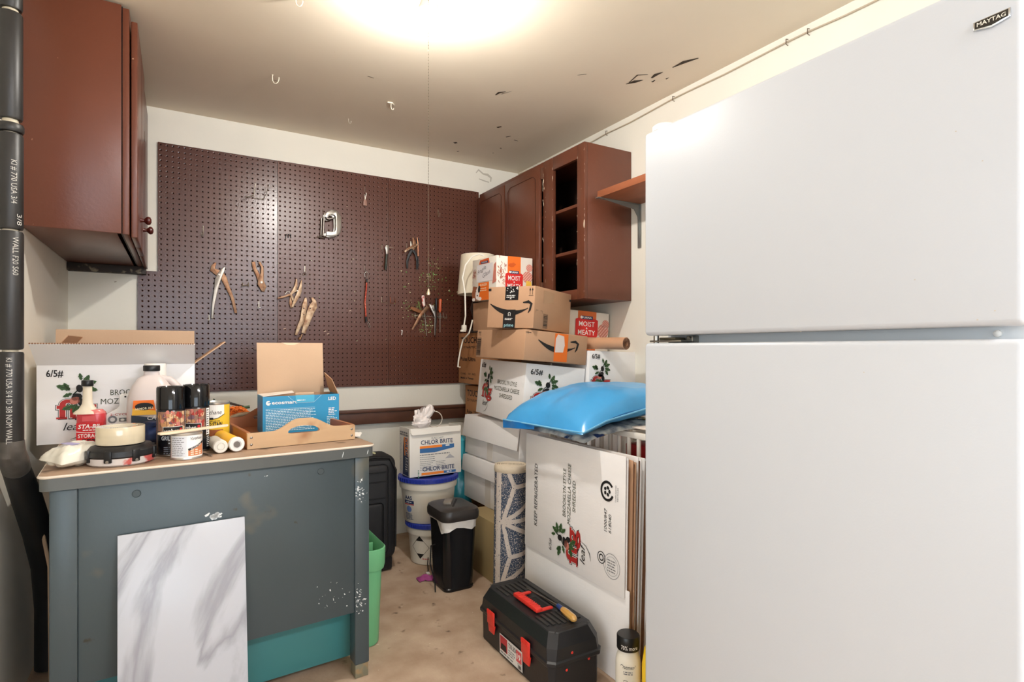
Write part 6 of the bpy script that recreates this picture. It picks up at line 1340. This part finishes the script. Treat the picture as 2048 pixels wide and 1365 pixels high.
a = Art(); LBW = ink('sticker_white', (222, 220, 216)); a.rect(.0, .012, .155, .082, LBW, 0); a.rect(.004, .028, .055, .078, ink('sticker_red', (176, 50, 56)), 1); a.poly([(.008, .030), (.05, .03), (.046, .052), (.012, .052)], K_, 2); a.text('TOOL BOX', .062, .058, .016, K_, 1, w=.055, bold=.02); a.lines(.062, .046, .11, 3, .008, .004, GRY_, 1, 3); a.rect(.115, .036, .150, .075, ink('sticker_red2', (206, 84, 88)), 1); a.text('19', .120, .046, .018, WHT_, 2, w=.024, bold=.03); a.lines(.006, .018, .11, 1, .01, .005, GRY_, 1, 5); barcode(a, .128, .015, .018, .014, K_, 3)
a.build('sticker', t, lambda u, v, l: Vector((-.0985 + (.096 - .0985) * 0 - .0012 - .0003 * l - (.0 if v < 0 else (v / .1) * .0018), .085 - u, v)))
dt = MB()
for x, z in ((-.020, .138), (.048, .100), (-.040, .088)): dt.lathe([(0, .0022), (.0035, .0015), (.0045, 0)], 12, TRED, M=Matrix.Translation((x, -.2385 - (.0015 if z > .12 else 0), z)) @ Matrix.Rotation(R_(90), 4, 'X'))
dt.build('red_stud', t)
A, B, C_ = Vector((onZ(1053, 1177, .212))), Vector((onZ(1116, 1212, .2145))), Vector((onZ(1150, 1240, .2145)))
t = thing('screwdriver', 'screwdriver with amber handle lying on the black tool box lid', 'screwdriver')
d1 = (C_ - B).normalized()
MB().tube([A, B], [.0022, .0034], STEEL, 10).build('shaft', t)
MB().tube([B, B.lerp(C_, .28)], [.0075, .0095], mat('blue_collar', (44, 66, 120), .3), 16).build('collar', t)
MB().tube([B.lerp(C_, .28), B.lerp(C_, .34), B.lerp(C_, .6), B.lerp(C_, .92), C_, C_ + d1 * .004], [.0095, .0115, .0125, .012, .009, .004], mat('amber_plastic', (206, 158, 84), .15, spec=.8, coat=.6), 8).build('handle', t)
x, y = 1.205, 1.335
t = thing('shampoo_bottle', 'white shampoo bottle with black cap beside the flattened cartons', 'bottle', (x, y, 0), (0, 0, math.atan2(y, x) - R_(90)))
SHW = mat('white_bottle', (228, 224, 210), .3)
MB().lathe([(0, 0), (.034, 0), (.038, .004), (.039, .02), (.039, .125), (.037, .145), (.030, .164), (.028, .1715), (0, .172)], 36, SHW, power=2.4).build('bottle_body', t)
MB().lathe([(0, .1722), (.0345, .1722), (.0352, .174), (.0352, .212), (.033, .215), (0, .215)], 36, mat('black_bottle_cap', (22, 22, 22), .3)).build('cap', t)
a = Art(); a.text('70% more', -.022, .180, .013, WHT_, 1, w=.052); a.build('cap_lettering', t, cyl_map(.0352, R_(-90), 0))
a = Art(); a.text('Oatmeal', -.024, .125, .012, ink('bottle_grey', (70, 70, 72)), 1, w=.046); a.lines(-.02, .114, .02, 2, .006, .003, GRY_, 1, 3)
DGL = ink('dog_line', (60, 60, 60)); a.stroke([(-.03, .05), (-.032, .065), (-.026, .078), (-.018, .082), (-.012, .090), (-.004, .090), (.0, .082), (.004, .074), (.0, .068), (-.006, .066), (-.008, .058), (-.006, .04), (-.004, .02)], .0016, DGL, 1); a.stroke([(-.03, .05), (-.034, .03), (-.034, .01)], .0016, DGL, 1); a.stroke([(-.018, .080), (-.024, .074), (-.022, .062)], .0014, DGL, 1)
a.ell(.020, .075, .016, .014, ink('oat_green', (150, 170, 80)), 1, 16); a.rect(.006, .060, .034, .074, ink('oat_tan', (196, 180, 120)), 2, 6)
for k in range(4): a.leaf(.03, .02 + k * .018, .03, R_(60 + k * 14), ink('leaf_lime', (140, 180, 80)), 1, .4)
a.ell(.014, .030, .014, .018, ink('leaf_lime', (140, 180, 80)), 1, 12); a.lines(.0, .024, .026, 2, .008, .003, WHT_, 2, 4); a.build('printed_label', t, cyl_map(.0392, R_(-90), 0))
t = thing('yellow_jug', 'yellow plastic jug half hidden between the shampoo bottle and the refrigerator', 'jug', (1.262, 1.250, 0), (0, 0, R_(10)))
YJ = mat('yellow_jug_plastic', (238, 198, 30), .32)
MB().lathe([(0, 0), (.050, 0), (.055, .006), (.055, .14), (.048, .19), (.026, .225), (.020, .24), (0, .24)], 32, YJ, power=2.5).build('jug_body', t)
MB().tube([(-.035, .0, .205), (-.060, 0, .19), (-.068, 0, .15), (-.066, 0, .10), (-.050, 0, .085)], [.012, .013, .013, .013, .014], YJ, 14, M=Matrix.Rotation(R_(20), 4, 'Z')).build('handle', t)
MB().lathe([(0, .2402), (.024, .2402), (.024, .262), (.022, .265), (0, .265)], 24, mat('yellow_cap', (226, 180, 30), .35)).build('cap', t)
